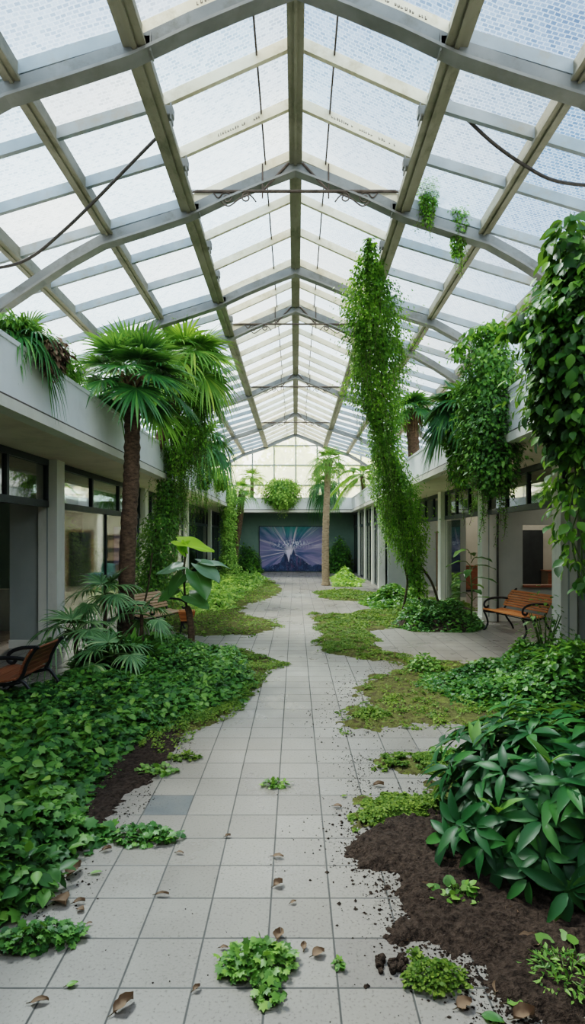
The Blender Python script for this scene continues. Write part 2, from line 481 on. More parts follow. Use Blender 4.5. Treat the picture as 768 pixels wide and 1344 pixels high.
def pane_mat(name, tint, refl=0.12, milk=0.0):
    m, nt, out = new_mat(name)
    tr = N(nt, 'BsdfTransparent'); tr.inputs['Color'].default_value = (*tint, 1)
    gl = N(nt, 'BsdfGlossy'); gl.inputs['Roughness'].default_value = 0.03
    nz = N(nt, 'TexNoise'); nz.inputs['Scale'].default_value = 2.5
    bp = N(nt, 'Bump'); bp.inputs['Strength'].default_value = 0.05
    nt.links.new(N(nt, 'TexCoord').outputs['Object'], nz.inputs['Vector'])
    nt.links.new(nz.outputs['Fac'], bp.inputs['Height']); nt.links.new(bp.outputs[0], gl.inputs['Normal'])
    fr = N(nt, 'LayerWeight'); fr.inputs['Blend'].default_value = 0.3
    f = math_(nt, 'MINIMUM', math_(nt, 'ADD', math_(nt, 'MULTIPLY', fr.outputs['Fresnel'], 0.9), refl), 0.9)
    mx = N(nt, 'MixShader'); nt.links.new(f, mx.inputs[0])
    nt.links.new(tr.outputs[0], mx.inputs[1]); nt.links.new(gl.outputs[0], mx.inputs[2])
    last = mx
    if milk:
        tl = N(nt, 'BsdfTranslucent'); tl.inputs['Color'].default_value = (0.95, 0.95, 0.9, 1)
        m4 = N(nt, 'MixShader'); m4.inputs[0].default_value = milk
        nt.links.new(mx.outputs[0], m4.inputs[1]); nt.links.new(tl.outputs[0], m4.inputs[2]); last = m4
    nt.links.new(last.outputs[0], out.inputs[0])
    return m


def roof_steel_mat(name, c1, c2, streak):
    return surf(name, c1, c2, 2.5, 0.55, 0.08, stain=(3.5, 0.75, streak), stretch=(1, 0.6, 1))


M['floor'] = floor_mat()
M['roof_glass'] = roof_glass_mat()
M['shop_glass'] = pane_mat('shop_glass', (0.84, 0.90, 0.87), 0.06)
M['transom_glass'] = pane_mat('transom_glass', (0.45, 0.55, 0.55), 0.30)
M['gable_glass'] = pane_mat('gable_glass', (0.96, 0.98, 0.95), 0.02, 0.5)  # milky share added so the far panes glow white
M['bar_cream'] = roof_steel_mat('cream_glazing_bar', (0.70, 0.62, 0.44), (0.86, 0.80, 0.62), (0.42, 0.33, 0.18))
M['bar_grey'] = roof_steel_mat('grey_glazing_bar', (0.23, 0.275, 0.30), (0.34, 0.39, 0.42), (0.27, 0.25, 0.18))
M['beam'] = roof_steel_mat('stained_beam', (0.20, 0.19, 0.135), (0.33, 0.31, 0.235), (0.055, 0.06, 0.025))
M['arch'] = roof_steel_mat('grey_arch', (0.13, 0.145, 0.145), (0.215, 0.23, 0.225), (0.075, 0.07, 0.045))

# ------------------------------------------------------------------ leaves
def norm(a):
    return a / np.maximum(np.linalg.norm(a, axis=1, keepdims=True), 1e-9)


def T_diamond(w=0.34, fold=0.09):
    V = np.array([(0, 0, 0), (w, .42, fold), (0, 1, -.06), (-w, .42, fold)], float)
    return V, [np.array([(0, 1, 2), (0, 2, 3)])]


def T_oval(w=0.32, fold=0.08, droop=0.18, rows=((.22, .75), (.5, 1.0), (.78, .6))):
    V = [(0, 0, 0)]
    for t, k in rows:
        z = -droop * t * t
        V += [(-w * k, t, z + fold), (0, t, z), (w * k, t, z + fold)]
    V.append((0, 1, -droop))
    n = len(rows); tri = [(0, 2, 1), (0, 3, 2)]; quad = []
    for i in range(n - 1):
        a = 1 + 3 * i; b = a + 3
        quad += [(a, a + 1, b + 1, b), (a + 1, a + 2, b + 2, b + 1)]
    a = 1 + 3 * (n - 1); e = len(V) - 1
    tri += [(a, a + 1, e), (a + 1, a + 2, e)]
    return np.array(V, float), [np.array(tri), np.array(quad)]


def T_lobed():
    """five-lobed weed leaf as a flat fan with a raised middle"""
    V = [(0, .42, .05), (0, 0, 0)]
    for ang, r in ((-128, .30), (-100, .52), (-72, .34), (-48, .56), (-26, .40), (0, .60), (26, .40), (48, .56), (72, .34), (100, .52), (128, .30)):
        a = math.radians(ang)
        V.append((math.sin(a) * r, .42 + math.cos(a) * r, -.05 if r > .45 else 0.02))
    n = len(V)
    tri = [(0, i, i + 1) for i in range(1, n - 1)] + [(0, n - 1, 1)]
    return np.array(V, float), [np.array(tri)]


DIAMOND = T_diamond()
SLIM = T_diamond(0.2, 0.06)
OVAL = T_oval()
ROUND = T_oval(0.42, 0.05, 0.12, ((.18, .8), (.48, 1.0), (.8, .66)))
LOBED = T_lobed()
LANCE = T_oval(0.175, 0.045, 0.42, ((.12, .55), (.32, .95), (.55, .95), (.78, .58)))
HEARTY = T_oval(0.36, 0.07, 0.25, ((.08, .75), (.28, 1.0), (.55, .78), (.8, .38)))


def leaves(name, tmpl, pos, dirv, up, scale, mat, parent=None):
    V, Fs = tmpl
    pos = np.asarray(pos, float); n = len(pos)
    y = norm(np.asarray(dirv, float))
    up = np.asarray(up, float)
    z = norm(up - y * (up * y).sum(1, keepdims=True) + 1e-6)
    x = np.cross(y, z)
    s = np.broadcast_to(np.asarray(scale, float), (n,))[:, None, None]
    P_ = pos[:, None, :] + s * (V[None, :, 0:1] * x[:, None, :] + V[None, :, 1:2] * y[:, None, :] + V[None, :, 2:3] * z[:, None, :])
    nv = len(V)
    faces = [(f[None] + (np.arange(n) * nv)[:, None, None]).reshape(-1, f.shape[1]) for f in Fs]
    me = np_mesh(name, P_.reshape(-1, 3), faces)
    return link(name, me, mat, parent)


def rvec(n, rng=RNG):
    return norm(rng.normal(size=(n, 3)))


def path_sample(pts, rad, t):
    """pts (K,3), rad (K,), t in 0..1 -> position and radius"""
    pts = np.asarray(pts, float); rad = np.asarray(rad, float)
    seg = np.linalg.norm(np.diff(pts, axis=0), axis=1)
    s = np.concatenate([[0], np.cumsum(seg)]) / seg.sum()
    pos = np.stack([np.interp(t, s, pts[:, k]) for k in range(3)], 1)
    return pos, np.interp(t, s, rad)


def vine(name, label, cat, pts, rad, n, size, mat='ivy', tmpl=DIAMOND, stems=3, strands=0, slen=(0.3, 0.9), sstart=(0.2, 1.0),
         group=None, seed=1, stem_r=0.012, outward=0.6, squash=(1, 1, 1), lump=0.35, stem_mat='stem'):
    """hanging or climbing plant: leaves packed round a path plus loose hanging strands; stems are parts"""
    rng = np.random.default_rng(seed)
    base = Vector(pts[-1] if pts[-1][2] < pts[0][2] else pts[0])
    root = empty(name, base, label=label, cat=cat, group=group)
    o = np.array(base)
    # area weighted along the path
    tt = rng.random(n * 3)
    _, r = path_sample(pts, rad, tt)
    keep = rng.random(n * 3) < (r / max(rad))
    tt = tt[keep][:n]
    p, r = path_sample(pts, rad, tt)
    m = len(p)
    ang = rng.random(m) * 2 * PI
    lobes = 1 + lump * (2 * vnoise(ang * 1.1 + 3, tt * 14.0, seed) - 1)
    q = np.sqrt(rng.random(m)) ** 0.8 * r * lobes
    q = q * (1 + 0.55 * (rng.random(m) > 0.86) * rng.random(m))
    off = np.stack([np.cos(ang) * q * squash[0], np.sin(ang) * q * squash[1], rng.normal(size=m) * 0.12 * r * squash[2]], 1)
    pos = p + off
    outv = norm(off * (1, 1, 0.3) + 1e-6)
    d = norm(outv * outward + np.array([0, 0, -0.75]) + rvec(m, rng) * 0.55)
    up = norm(outv * 0.8 + np.array([0, 0, 0.6]) + rvec(m, rng) * 0.45)
    sc = size * (0.6 + 0.8 * rng.random(m))
    P_, D_, U_, S_ = [pos], [d], [up], [sc]
    stem_paths = []
    for k in range(strands):
        t0 = rng.uniform(*sstart)
        sp, sr = path_sample(pts, rad, np.array([t0]))
        a = rng.random() * 2 * PI
        st = sp[0] + np.array([math.cos(a) * squash[0], math.sin(a) * squash[1], 0]) * sr[0] * rng.uniform(0.35, 1.0)
        L = rng.uniform(*slen)
        sway = rng.normal(size=2) * 0.06 * L
        K = max(6, int(L / (size * 0.32)))
        u = np.linspace(0, 1, K)
        sp = st + np.stack([sway[0] * u * u, sway[1] * u * u, -L * u], 1) + rng.normal(size=(K, 3)) * (0.012, 0.012, 0)
        aa = rng.random(K) * 2 * PI
        ov = np.stack([np.cos(aa), np.sin(aa), np.zeros(K)], 1)
        P_.append(sp + ov * size * 0.15); D_.append(norm(ov + (0, 0, -0.5))); U_.append(norm(ov * 0.4 + (0, 0, 1) + rvec(K, rng) * 0.3))
        S_.append(size * (0.55 + 0.5 * rng.random(K)) * (1.05 - 0.4 * u))
        stem_paths.append(sp[::3])
    pos = np.concatenate(P_) - o
    leaves('foliage', tmpl, pos, np.concatenate(D_), np.concatenate(U_), np.concatenate(S_), M[mat], root)
    for k in range(stems):
        t = np.linspace(0, 1, 26)
        p, r = path_sample(pts, rad, t)
        ph = k * 2 * PI / max(stems, 1)
        wob = np.stack([np.cos(ph + t * 7) * r * 0.3, np.sin(ph + t * 7) * r * 0.3, 0 * t], 1)
        MB().tube([tuple(v) for v in (p + wob - o)], [stem_r * (0.6 + 0.5 * (i / 25)) for i in range(26)], 6).build('stem', M[stem_mat], root, True)
    if stem_paths:
        mb = MB()
        for sp in stem_paths:
            if len(sp) > 1: mb.tube([tuple(v) for v in sp - o], 0.003, 4)
        s = mb.build('hanging_strands', M[stem_mat], root)
        s['kind'] = 'stuff'
    return root


def bush(name, label, cat, center, radii, n, size, mat, tmpl=OVAL, group=None, seed=3, droop=0.5, lump=0.3, low=-0.2, stems=5, shell=0.6):
    """rounded mass of leaves on short stems standing on the ground (center is the foot)"""
    rng = np.random.default_rng(seed)
    root = empty(name, center, label=label, cat=cat, group=group)
    d = rvec(n, rng); d[:, 2] = np.abs(d[:, 2]) * 1.0 + np.where(rng.random(n) < 0.3, low, 0)
    az = np.arctan2(d[:, 1], d[:, 0])
    k = 1 + lump * (2 * fbm(az * 1.3 + 7, d[:, 2] * 2.2 + 3, 1.4, seed) - 1)
    rr = (shell + (1 - shell) * rng.random(n) ** 0.5) * k
    pos = d * rr[:, None] * np.array(radii)
    pos[:, 2] = np.maximum(pos[:, 2] + 0.04, 0.02 + size * 0.25)
    ov = norm(d / np.array(radii))
    dirv = norm(ov * (1, 1, 0.5) + np.array([0, 0, -droop]) + rvec(n, rng) * 0.45)
    up = norm(ov * 0.6 + np.array([0, 0, 1.0]) + rvec(n, rng) * 0.25)
    leaves('foliage', tmpl, pos, dirv, up, size * (0.65 + 0.7 * rng.random(n)), M[mat], root)
    for i in range(stems):
        a = 2 * PI * i / stems + rng.random()
        e = np.array([math.cos(a) * radii[0] * 0.55, math.sin(a) * radii[1] * 0.55, radii[2] * 0.75])
        MB().tube([(e[0] * 0.1, e[1] * 0.1, 0), tuple(e * (0.5, 0.5, 0.6)), tuple(e)], [0.014, 0.011, 0.006], 6).build('stem', M['stem_green'], root, True)
    return root


# ------------------------------------------------------------------ palms
def fan_leaf_arrays(az, el, pet, R, nb=26, spread=125, droop=0.55, width=0.035, seed=0, fold=0.25, sag=0.25):
    """blade of a fan palm leaf as arrays in crown coordinates, and its petiole path"""
    rng = np.random.default_rng(seed)
    d = np.array([math.cos(az) * math.cos(el), math.sin(az) * math.cos(el), math.sin(el)])
    side = np.array([-math.sin(az), math.cos(az), 0.0])
    path = []
    for i in range(9):
        t = i / 8
        path.append(d * pet * t + np.array([0, 0, -sag * pet * t * t]))
    hub = path[-1]
    a = norm((path[-1] - path[-2])[None])[0]
    a = norm((a + np.array([0, 0, -0.25 * max(0.2, math.cos(el))]))[None])[0]
    nrm = np.cross(a, side); nrm /= np.linalg.norm(nrm)
    if nrm[2] < 0 and el < 1.2: nrm = -nrm
    V, Q = [], []
    rows = 6
    ts = np.linspace(0, 1, rows)
    prof = np.array([0.45, 0.8, 1.0, 0.85, 0.5, 0.04])
    for b in range(nb):
        th = math.radians(-spread + 2 * spread * b / (nb - 1)) + rng.normal() * 0.02
        L = R * (0.72 + 0.28 * math.cos(th * 0.75)) * rng.uniform(0.92, 1.06)
        bd = a * math.cos(th) + side * math.sin(th)
        bd = bd + nrm * fold * (abs(math.sin(th)) * 0.6)
        bd /= np.linalg.norm(bd)
        bs = np.cross(nrm, bd); bs /= np.linalg.norm(bs)
        dr = droop * rng.uniform(0.7, 1.35)
        k = len(V)
        for t, w in zip(ts, prof):
            c = hub + bd * L * t + np.array([0, 0, -1.0]) * dr * L * t ** 2.6
            c = c - bd * L * 0.18 * dr * t ** 3
            ww = width * w
            V += [c - bs * ww - nrm * ww * 0.35, c, c + bs * ww - nrm * ww * 0.35]
        for r in range(rows - 1):
            i = k + r * 3
            Q += [(i, i + 1, i + 4, i + 3), (i + 1, i + 2, i + 5, i + 4)]
    return np.array(V), np.array(Q), path


def feather_leaf_arrays(az, el, L, nl=26, leaflet=0.32, sag=0.55, seed=0, width=0.016):
    rng = np.random.default_rng(seed)
    d = np.array([math.cos(az) * math.cos(el), math.sin(az) * math.cos(el), math.sin(el)])
    path = [d * L * t + np.array([0, 0, -sag * L * t ** 2.0]) for t in np.linspace(0, 1, 14)]
    pa = np.array(path)
    V, Q = [], []
    side0 = np.array([-math.sin(az), math.cos(az), 0.0])
    for i in range(nl):
        t = 0.18 + 0.82 * i / (nl - 1)
        c0 = np.array([np.interp(t, np.linspace(0, 1, 14), pa[:, k]) for k in range(3)])
        c1 = np.array([np.interp(min(t + .03, 1), np.linspace(0, 1, 14), pa[:, k]) for k in range(3)])
        tn = norm((c1 - c0 + d * 1e-3)[None])[0]
        l = leaflet * (0.55 + 0.45 * math.sin(PI * min(1, t * 0.95 + 0.1))) * rng.uniform(.85, 1.1)
        for s in (-1, 1):
            dv = norm((tn * 0.75 + side0 * s * 0.9 + np.array([0, 0, 0.18]))[None])[0]
            wv = np.cross(dv, np.array([0, 0, 1.0]) + .8 * s * side0); wv /= np.linalg.norm(wv) + 1e-9
            k = len(V)
            for u, w in ((0, .5), (.3, 1), (.65, .75), (1, .05)):
                c = c0 + dv * l * u + np.array([0, 0, -0.45 * l * u * u])
                V += [c - wv * width * w, c + wv * width * w]
            Q += [(k, k + 1, k + 3, k + 2), (k + 2, k + 3, k + 5, k + 4), (k + 4, k + 5, k + 7, k + 6)]
    return np.array(V), np.array(Q), path


def frond(kind, root, crown, args, mat, pet_mat='petiole', pr=0.011):
    V, Q, path = fan_leaf_arrays(**args) if kind == 'fan' else feather_leaf_arrays(**args)
    f = link('frond', np_mesh('frond', V + np.array(crown), [Q], smooth=False), M[mat], root)
    pp = [tuple(np.array(crown) + p) for p in path]
    MB().tube(pp, [pr * (1.25 - 0.6 * i / (len(pp) - 1)) for i in range(len(pp))], 6).build('petiole', M[pet_mat], f, True)
    return f


def trunk_mesh(path, r0, r1, rings=40, seed=0, rough=0.1):
    rng = np.random.default_rng(seed)
    pts = bez(path, max(4, rings // max(1, len(path) - 1)))
    mb = MB()
    n = len(pts); rr = []
    for i in range(n):
        t = i / (n - 1)
        rr.append((r0 + (r1 - r0) * t) * (1 + rough * (0.5 if i % 2 else -0.5) + rng.normal() * rough * 0.25) * (1 + 0.35 * max(0, 0.06 - t) / 0.06))
    mb.tube(pts, rr, 14)
    return mb


def palm(name, label, cat, base, crown, r0, r1, kind, nf, R, pet, mat='palm', bark='bark', seed=0, el0=1.35, el1=-0.6, group=None,
         boots=True, skirt=0, droop=0.55, nb=26, width=0.035, mid=None, az_range=None, spread=125, sag=0.25):
    rng = np.random.default_rng(seed)
    base = Vector(base); crown = Vector(crown)
    root = empty(name, base, label=label, cat=cat, group=group)
    c = crown - base
    path = [Vector((0, 0, 0))] + ([Vector(m) - base for m in mid] if mid else [c * 0.5]) + [c]
    if r0 > 0:
        trunk_mesh(path, r0, r1, int(max(14, c.length * 14)), seed).build('trunk', M[bark], root, True)
        if boots:
            # old leaf bases wrapped round the top of the trunk
            mb = MB(); k = 34
            for i in range(k):
                a = i * 2.399; t = i / k
                z = c - c.normalized() * (0.42 * (1 - t)) * max(0.6, R)
                o = Vector((math.cos(a), math.sin(a), 0)) * r1 * (1.0 + 0.25 * t)
                tip = z + o * 1.55 + Vector((0, 0, 0.16 * max(0.6, R)))
                mb.tube([z + o * 0.6, z + o * 1.15 + Vector((0, 0, 0.05)), tip], [r1 * .30, r1 * .24, r1 * .08], 5, flat=1.5)
            mb.build('leaf_bases', M['skirt' if bark == 'bark' else bark], root)
    for i in range(nf):
        t = (i + 0.5) / nf
        az = i * 2.39996 + rng.normal() * 0.12
        if az_range: az = az_range[0] + (az_range[1] - az_range[0]) * ((i * 0.618) % 1.0)
        el = el0 + (el1 - el0) * t + rng.normal() * 0.06
        if kind == 'fan':
            a = dict(az=az, el=el, pet=pet * (0.8 + 0.35 * t), R=R * rng.uniform(.88, 1.1), nb=nb, seed=seed * 100 + i,
                     droop=droop * (0.35 + 0.9 * t), width=width, spread=spread, sag=sag)
        else:
            a = dict(az=az, el=el, L=(R + pet) * rng.uniform(.88, 1.1), seed=seed * 100 + i, nl=nb, leaflet=R * 0.42, width=width, sag=droop)
        frond(kind, root, c, a, mat, pr=0.010 + 0.004 * R)
    for i in range(skirt):
        a = rng.random() * 2 * PI; L = rng.uniform(0.5, 1.0) * R * 1.4
        if i == 0: mb = MB()
        s = c + Vector((math.cos(a), math.sin(a), 0)) * (r1 or 0.05) * 1.1 + Vector((0, 0, -0.03))
        o = Vector((math.cos(a), math.sin(a), 0))
        mb.tube([s, s + o * 0.16 * R + Vector((0, 0, -L * .3)), s + o * 0.2 * R + Vector((0, 0, -L))], [0.012, 0.016, 0.004], 4, flat=2.2)
        if i == skirt - 1: mb.build('dry_skirt', M['skirt'], root)
    return root


# ------------------------------------------------------------------ ground patches
def patch(name, label, cat, poly, res, hmax, edge, rag, mat, seed=0, nf=5.0, mound=None, kind='stuff', group=None):
    poly = np.asarray(poly, float)
    lo = poly.min(0) - rag; hi = poly.max(0) + rag
    nx = max(4, int((hi[0] - lo[0]) / res)); ny = max(4, int((hi[1] - lo[1]) / res))
    X, Y = np.meshgrid(np.linspace(lo[0], hi[0], nx), np.linspace(lo[1], hi[1], ny))
    sd = poly_sd(X, Y, poly) + (fbm(X, Y, nf, seed, 5) - 0.5) * 2 * rag + (fbm(X, Y, nf * 5, seed + 40, 3) - 0.5) * rag * 1.1
    z = hmax * sstep(sd / edge) * (0.25 + 0.9 * fbm(X, Y, nf * 2, seed + 5, 4) + 0.75 * fbm(X, Y, nf * 7, seed + 6, 3) ** 2) - 0.004
    z = np.where(sd < 0, -0.004 + np.maximum(sd, -0.05) * 0.1, z)
    if mound is not None: z = z + np.maximum(0, mound(X, Y)) * sstep(sd / max(edge, 0.25))
    idx = np.arange(nx * ny).reshape(ny, nx)
    q = np.stack([idx[:-1, :-1], idx[:-1, 1:], idx[1:, 1:], idx[1:, :-1]], -1).reshape(-1, 4)
    keep = (z.ravel()[q] > 0).any(1)
    q = q[keep]
    used, inv = np.unique(q, return_inverse=True)
    Vv = np.stack([X.ravel(), Y.ravel(), z.ravel()], 1)[used]
    me = np_mesh(name, Vv, [inv.reshape(-1, 4)])
    o = link(name, me, M[mat] if isinstance(mat, str) else mat)
    return tag(o, label, cat, group, kind)


def cover(name, label, cat, poly, n, hfun, size, mat, tmpl=OVAL, rag=0.15, edge=0.4, seed=0, tilt=0.5, hmin=0.01, kind='stuff',
          group=None, clump=0.0, sizef=None, parent=None, nf=2.5, droop=0.25):
    """ground cover: leaves filling a region up to a height map"""
    rng = np.random.default_rng(seed)
    poly = np.asarray(poly, float)
    lo = poly.min(0) - rag; hi = poly.max(0) + rag
    xs, ys = [], []
    got = 0
    while got < n:
        x = rng.uniform(lo[0], hi[0], n * 2); y = rng.uniform(lo[1], hi[1], n * 2)
        sd = poly_sd(x, y, poly) + (fbm(x, y, nf, seed, 4) - 0.5) * 2 * rag
        ok = sd > 0
        if clump: ok &= rng.random(n * 2) < np.clip((.55 * fbm(x, y, nf * 2.2, seed + 3, 3) + .45 * fbm(x, y, nf * 9, seed + 4, 2) - clump) * 5 + .06, 0, 1)
        xs.append(x[ok]); ys.append(y[ok]); got += ok.sum()
        if len(xs) > 40: break
    x = np.concatenate(xs)[:n]; y = np.concatenate(ys)[:n]; m = len(x)
    sd = poly_sd(x, y, poly) + (fbm(x, y, nf, seed, 4) - 0.5) * 2 * rag
    top = hfun(x, y) * sstep(sd / edge) * (0.35 + 1.1 * fbm(x, y, 3.2, seed + 9, 3))
    z = hmin + top * (0.35 + 0.65 * rng.random(m) ** 0.5)
    az = rng.random(m) * 2 * PI
    d = np.stack([np.cos(az), np.sin(az), -droop + rng.normal(size=m) * 0.3], 1)
    up = norm(np.stack([rng.normal(size=m) * tilt, rng.normal(size=m) * tilt - 0.15, np.ones(m)], 1))
    s = size * (0.55 + 0.9 * rng.random(m))
    if sizef is not None: s = s * sizef(x, y)
    o = leaves(name, tmpl, np.stack([x, y, z], 1), d, up, s, M[mat], parent)
    return tag(o, label, cat, group, kind) if parent is None else o


def clump(name, label, cat, xy, r, h, n, size, mat='weed', tmpl=ROUND, group=None, seed=0, squash=(1, 1), rot=0, flowers=False):
    """one low weed plant: leaves on thin stalks from one foot"""
    rng = np.random.default_rng(seed)
    root = empty(name, (xy[0], xy[1], 0), rot, label, cat, group)
    a = rng.random(n) * 2 * PI; q = np.sqrt(rng.random(n)) * r
    x = np.cos(a) * q * squash[0]; y = np.sin(a) * q * squash[1]
    k = 1 + 0.5 * (fbm(x + 5, y + 9, 6 / max(r, .1), seed, 3) - 0.5)
    x *= k; y *= k
    z = 0.012 + h * np.clip(1 - (q / r) ** 2 * 0.85, 0, 1) * (0.35 + 0.65 * rng.random(n))
    d = np.stack([x, y, np.zeros(n)], 1) / r + rvec(n, rng) * 0.6 + (0, 0, -0.1)
    up = norm(np.stack([x / r * 0.5, y / r * 0.5, np.ones(n)], 1) + rvec(n, rng) * 0.3)
    leaves('foliage', tmpl, np.stack([x, y, z], 1), d, up, size * (0.5 + rng.random(n)), M[mat], root)
    mb = MB()
    for i in range(0, n, max(1, n // 24)):
        mb.tube([(x[i] * 0.15, y[i] * 0.15, 0.0), (x[i] * .6, y[i] * .6, z[i] * .8), (x[i], y[i], z[i])], [0.004, 0.003, 0.002], 4)
    mb.build('stalks', M['stem_green'], root)
    return root


def curled_leaf(name, label, xy, L, W, rot, curl=0.35, mat='deadleaf', lift=0.02, group=None, seed=0, cat='dead leaf', ragged=0.12):
    """one fallen leaf lying on the ground, bent along its midrib and curled at the rim"""
    rng = np.random.default_rng(seed + 500)
    nu, nv = 9, 7
    V = []
    for i in range(nu):
        u = i / (nu - 1)
        w = W * 0.5 * (math.sin(PI * min(1, u ** 0.75)) ** 0.8 + 0.03)
        for j in range(nv):
            v = -1 + 2 * j / (nv - 1)
            rr = 1 + rng.normal() * ragged * abs(v)
            z = curl * W * 0.5 * v * v * (0.6 + 0.8 * u) + lift * math.sin(PI * u) * 0.6 + rng.normal() * 0.012 * L
            V.append(((u - 0.5) * L, v * w * rr, max(0.003, 0.005 + z)))
    Q = [(i * nv + j, i * nv + j + 1, (i + 1) * nv + j + 1, (i + 1) * nv + j) for i in range(nu - 1) for j in range(nv - 1)]
    me = np_mesh(name, V, [np.array(Q)])
    o = link(name, me, M[mat])
    o.location = (xy[0], xy[1], 0.002)
    o.rotation_euler = (0, 0, rot)
    tag(o, label, cat, group)
    MB().tube([(-L * .5, 0, .008), (-L * .64, 0.01 * L, .006), (-L * .74, .05 * L, .004)], [0.0025, 0.002, 0.0015], 5).build('leaf_stalk', M['stem'], o)
    return o


def big_leaf(root, base, dirv, L, W, mat, up=(0, 0, 1), droop=0.35, stalk_from=None, wave=0.03, seed=0, notch=0.18, cup=0.12):
    """large heart-shaped leaf blade with midrib and its stalk"""
    base = Vector(base); y = Vector(dirv).normalized()
    up = Vector(up); z = (up - y * up.dot(y)).normalized(); x = y.cross(z)
    nu, nv = 15, 11
    V = []
    for i in range(nu):
        u = i / (nu - 1)
        w = W * 0.5 * (max(0.0, math.sin(PI * (u * 0.93 + 0.07) ** 0.68)) ** 0.75)
        for j in range(nv):
            v = -1 + 2 * j / (nv - 1)
            back = notch * L * abs(v) ** 1.5 * (1 - u) ** 2
            p = base + y * (u * L - back) + x * (v * w) + z * (-droop * L * u * u + cup * W * (abs(v) - 0.3) * 0.5 + wave * L * math.sin(u * 9 + v * 3 + seed) * abs(v))
            V.append(p)
    Q = [(i * nv + j, i * nv + j + 1, (i + 1) * nv + j + 1, (i + 1) * nv + j) for i in range(nu - 1) for j in range(nv - 1)]
    o = link('leaf', np_mesh('leaf', [tuple(p) for p in V], [np.array(Q)]), M[mat], root)
    rib = [V[i * nv + nv // 2] + z * -0.004 for i in range(nu)]
    MB().tube(rib, [0.007 * (1.1 - i / nu) for i in range(nu)], 5).build('midrib', M['petiole'], o, True)
    if stalk_from is not None:
        s = Vector(stalk_from)
        MB().tube(bez([s, s.lerp(base, 0.5) + Vector((0, 0, 0.05)), base], 6), 0.009, 6).build('leaf_stalk', M['stem_green'], o, True)
    return o

# ================================================================== THE BUILDING
def sbox(name, boxes, mat, label, cat='wall', parent=None):
    mb = MB()
    for b in boxes: mb.box(*b)
    o = mb.build(name, M[mat] if isinstance(mat, str) else mat, parent)
    if parent is None: tag(o, label, cat, kind='structure')
    return o


Y0, Y1 = -6.0, 31.3
XF = 2.88                    # inner face of the gallery parapets
ZS, ZP = 3.13, 3.87          # underside of gallery, top of parapet
sbox('floor', [(-9.2, 9.2, Y0, Y1 + .3, -0.12, 0.0)], 'floor', 'pale grey square floor tiles with dark joints', 'floor')
for s, nm in ((-1, 'left'), (1, 'right')):
    def X(a, b): return (min(s * a, s * b), max(s * a, s * b))
    sbox('wall_%s' % nm, [(*X(9.0, 9.2), Y0, Y1, 0, ZS)], 'inner', 'plain back wall of the %s shops' % nm)
    sbox('ceiling_%s_gallery' % nm, [(*X(XF + .10, 9.2), Y0, Y1 + .3, ZS + .004, ZS + .17)], 'soffit',
         'beige soffit under the %s gallery' % nm, 'ceiling')
    sbox('wall_%s_gallery' % nm, [(*X(5.62, 5.8), Y0, 30.75, ZS + .17, 5.62)], 'plaster', 'white upper wall behind the %s gallery' % nm)
    p = sbox('wall_%s_parapet' % nm, [(*X(XF, XF + .14), Y0, 30.14, ZS + .14, ZP - .05)], 'plaster',
             'white parapet running along the %s gallery' % nm, 'parapet')
    sbox('coping', [(*X(XF - .015, XF + .16), Y0, 30.15, ZP - .05, ZP)], 'plaster', None, None, p)
    sbox('lip', [(*X(XF - .05, XF + .14), Y0, 30.14, ZS - .01, ZS + .105)], 'cream', None, None, p)
    sbox('groove', [(*X(XF - .005, XF + .14), Y0, 30.14, ZS + .105, ZS + .145)], 'rust', None, None, p)
# far gallery above the mural
sbox('ceiling_far_gallery', [(-XF - .1, XF + .1, 30.16, Y1 + .3, ZS + .004, ZS + .17)], 'soffit', 'beige soffit above the mural at the far end', 'ceiling')
p = sbox('wall_far_parapet', [(-XF + .001, XF - .001, 30.0, 30.14, ZS + .14, ZP - .05)], 'plaster', 'white parapet across the far end above the mural', 'parapet')
sbox('coping', [(-XF + .02, XF - .02, 29.985, 30.16, ZP - .05, ZP)], 'plaster', None, None, p)
sbox('lip', [(-XF + .06, XF - .06, 29.95, 30.14, ZS - .01, ZS + .105)], 'cream', None, None, p)
sbox('groove', [(-XF + .01, XF - .01, 29.995, 30.14, ZS + .105, ZS + .145)], 'rust', None, None, p)
sbox('wall_far', [(-9.0, 9.0, Y1, Y1 + .2, 0, ZS)], 'green_wall', 'dull green wall behind the mural at the far end')
sbox('wall_back', [(-9.2, 9.2, Y0 - .2, Y0, 0, 3.3)], 'plaster', 'white end wall out of view')
sbox('wall_back_gallery', [(-5.8, 5.8, Y0 - .2, Y0, 3.3, 5.4)], 'plaster', 'white upper end wall out of view')

sbox('ceiling_shade_slab', [(-5.6, 5.6, Y0, -1.0, 5.1, 5.3)], 'plaster', 'flat slab out of view, added to darken the foreground', 'ceiling')  # unseen slab added behind the camera to keep light off the foreground
# ---- columns, piers and partitions
ordn = ['first', 'second', 'third', 'fourth', 'fifth', 'sixth', 'seventh']
LCOL = [3.9, 9.7, 15.4, 21.4, 27.3]
RCOL = [5.8, 9.3, 12.9, 16.6, 20.3]
def column(x0, x1, y, label, depth=.32, groove=True):
    c = sbox('column', [(x0, x1, y, y + depth, 0, ZS + .003)], 'column', label, 'column')
    if groove:
        xm = x0 + (x1 - x0) * .48
        MB().box(xm - .012, xm + .012, y - .006, y + .01, .02, ZS).build('groove_strip', M['pier'], c)
        MB().bevel_box(x0 - .012, x1 + .012, y - .012, y + depth, 0, .10, .004).build('plinth', M['column'], c)
    return c
for i, y in enumerate(LCOL):
    column(-4.25, -3.94, y, 'square off-white column, %s along the left arcade' % ordn[i])
for i, y in enumerate(RCOL):
    column(4.20 if y == 9.3 else 4.10, 4.46 if y == 9.3 else 4.40, y, 'square off-white column, %s along the right arcade' % ordn[i])
FCOL = [21.35, 23.2, 25.7, 28.3]
for i, y in enumerate(FCOL):
    column(3.02, 3.26, y, 'narrow cream column, %s of the projecting far right shopfront' % ordn[i], .26, False)

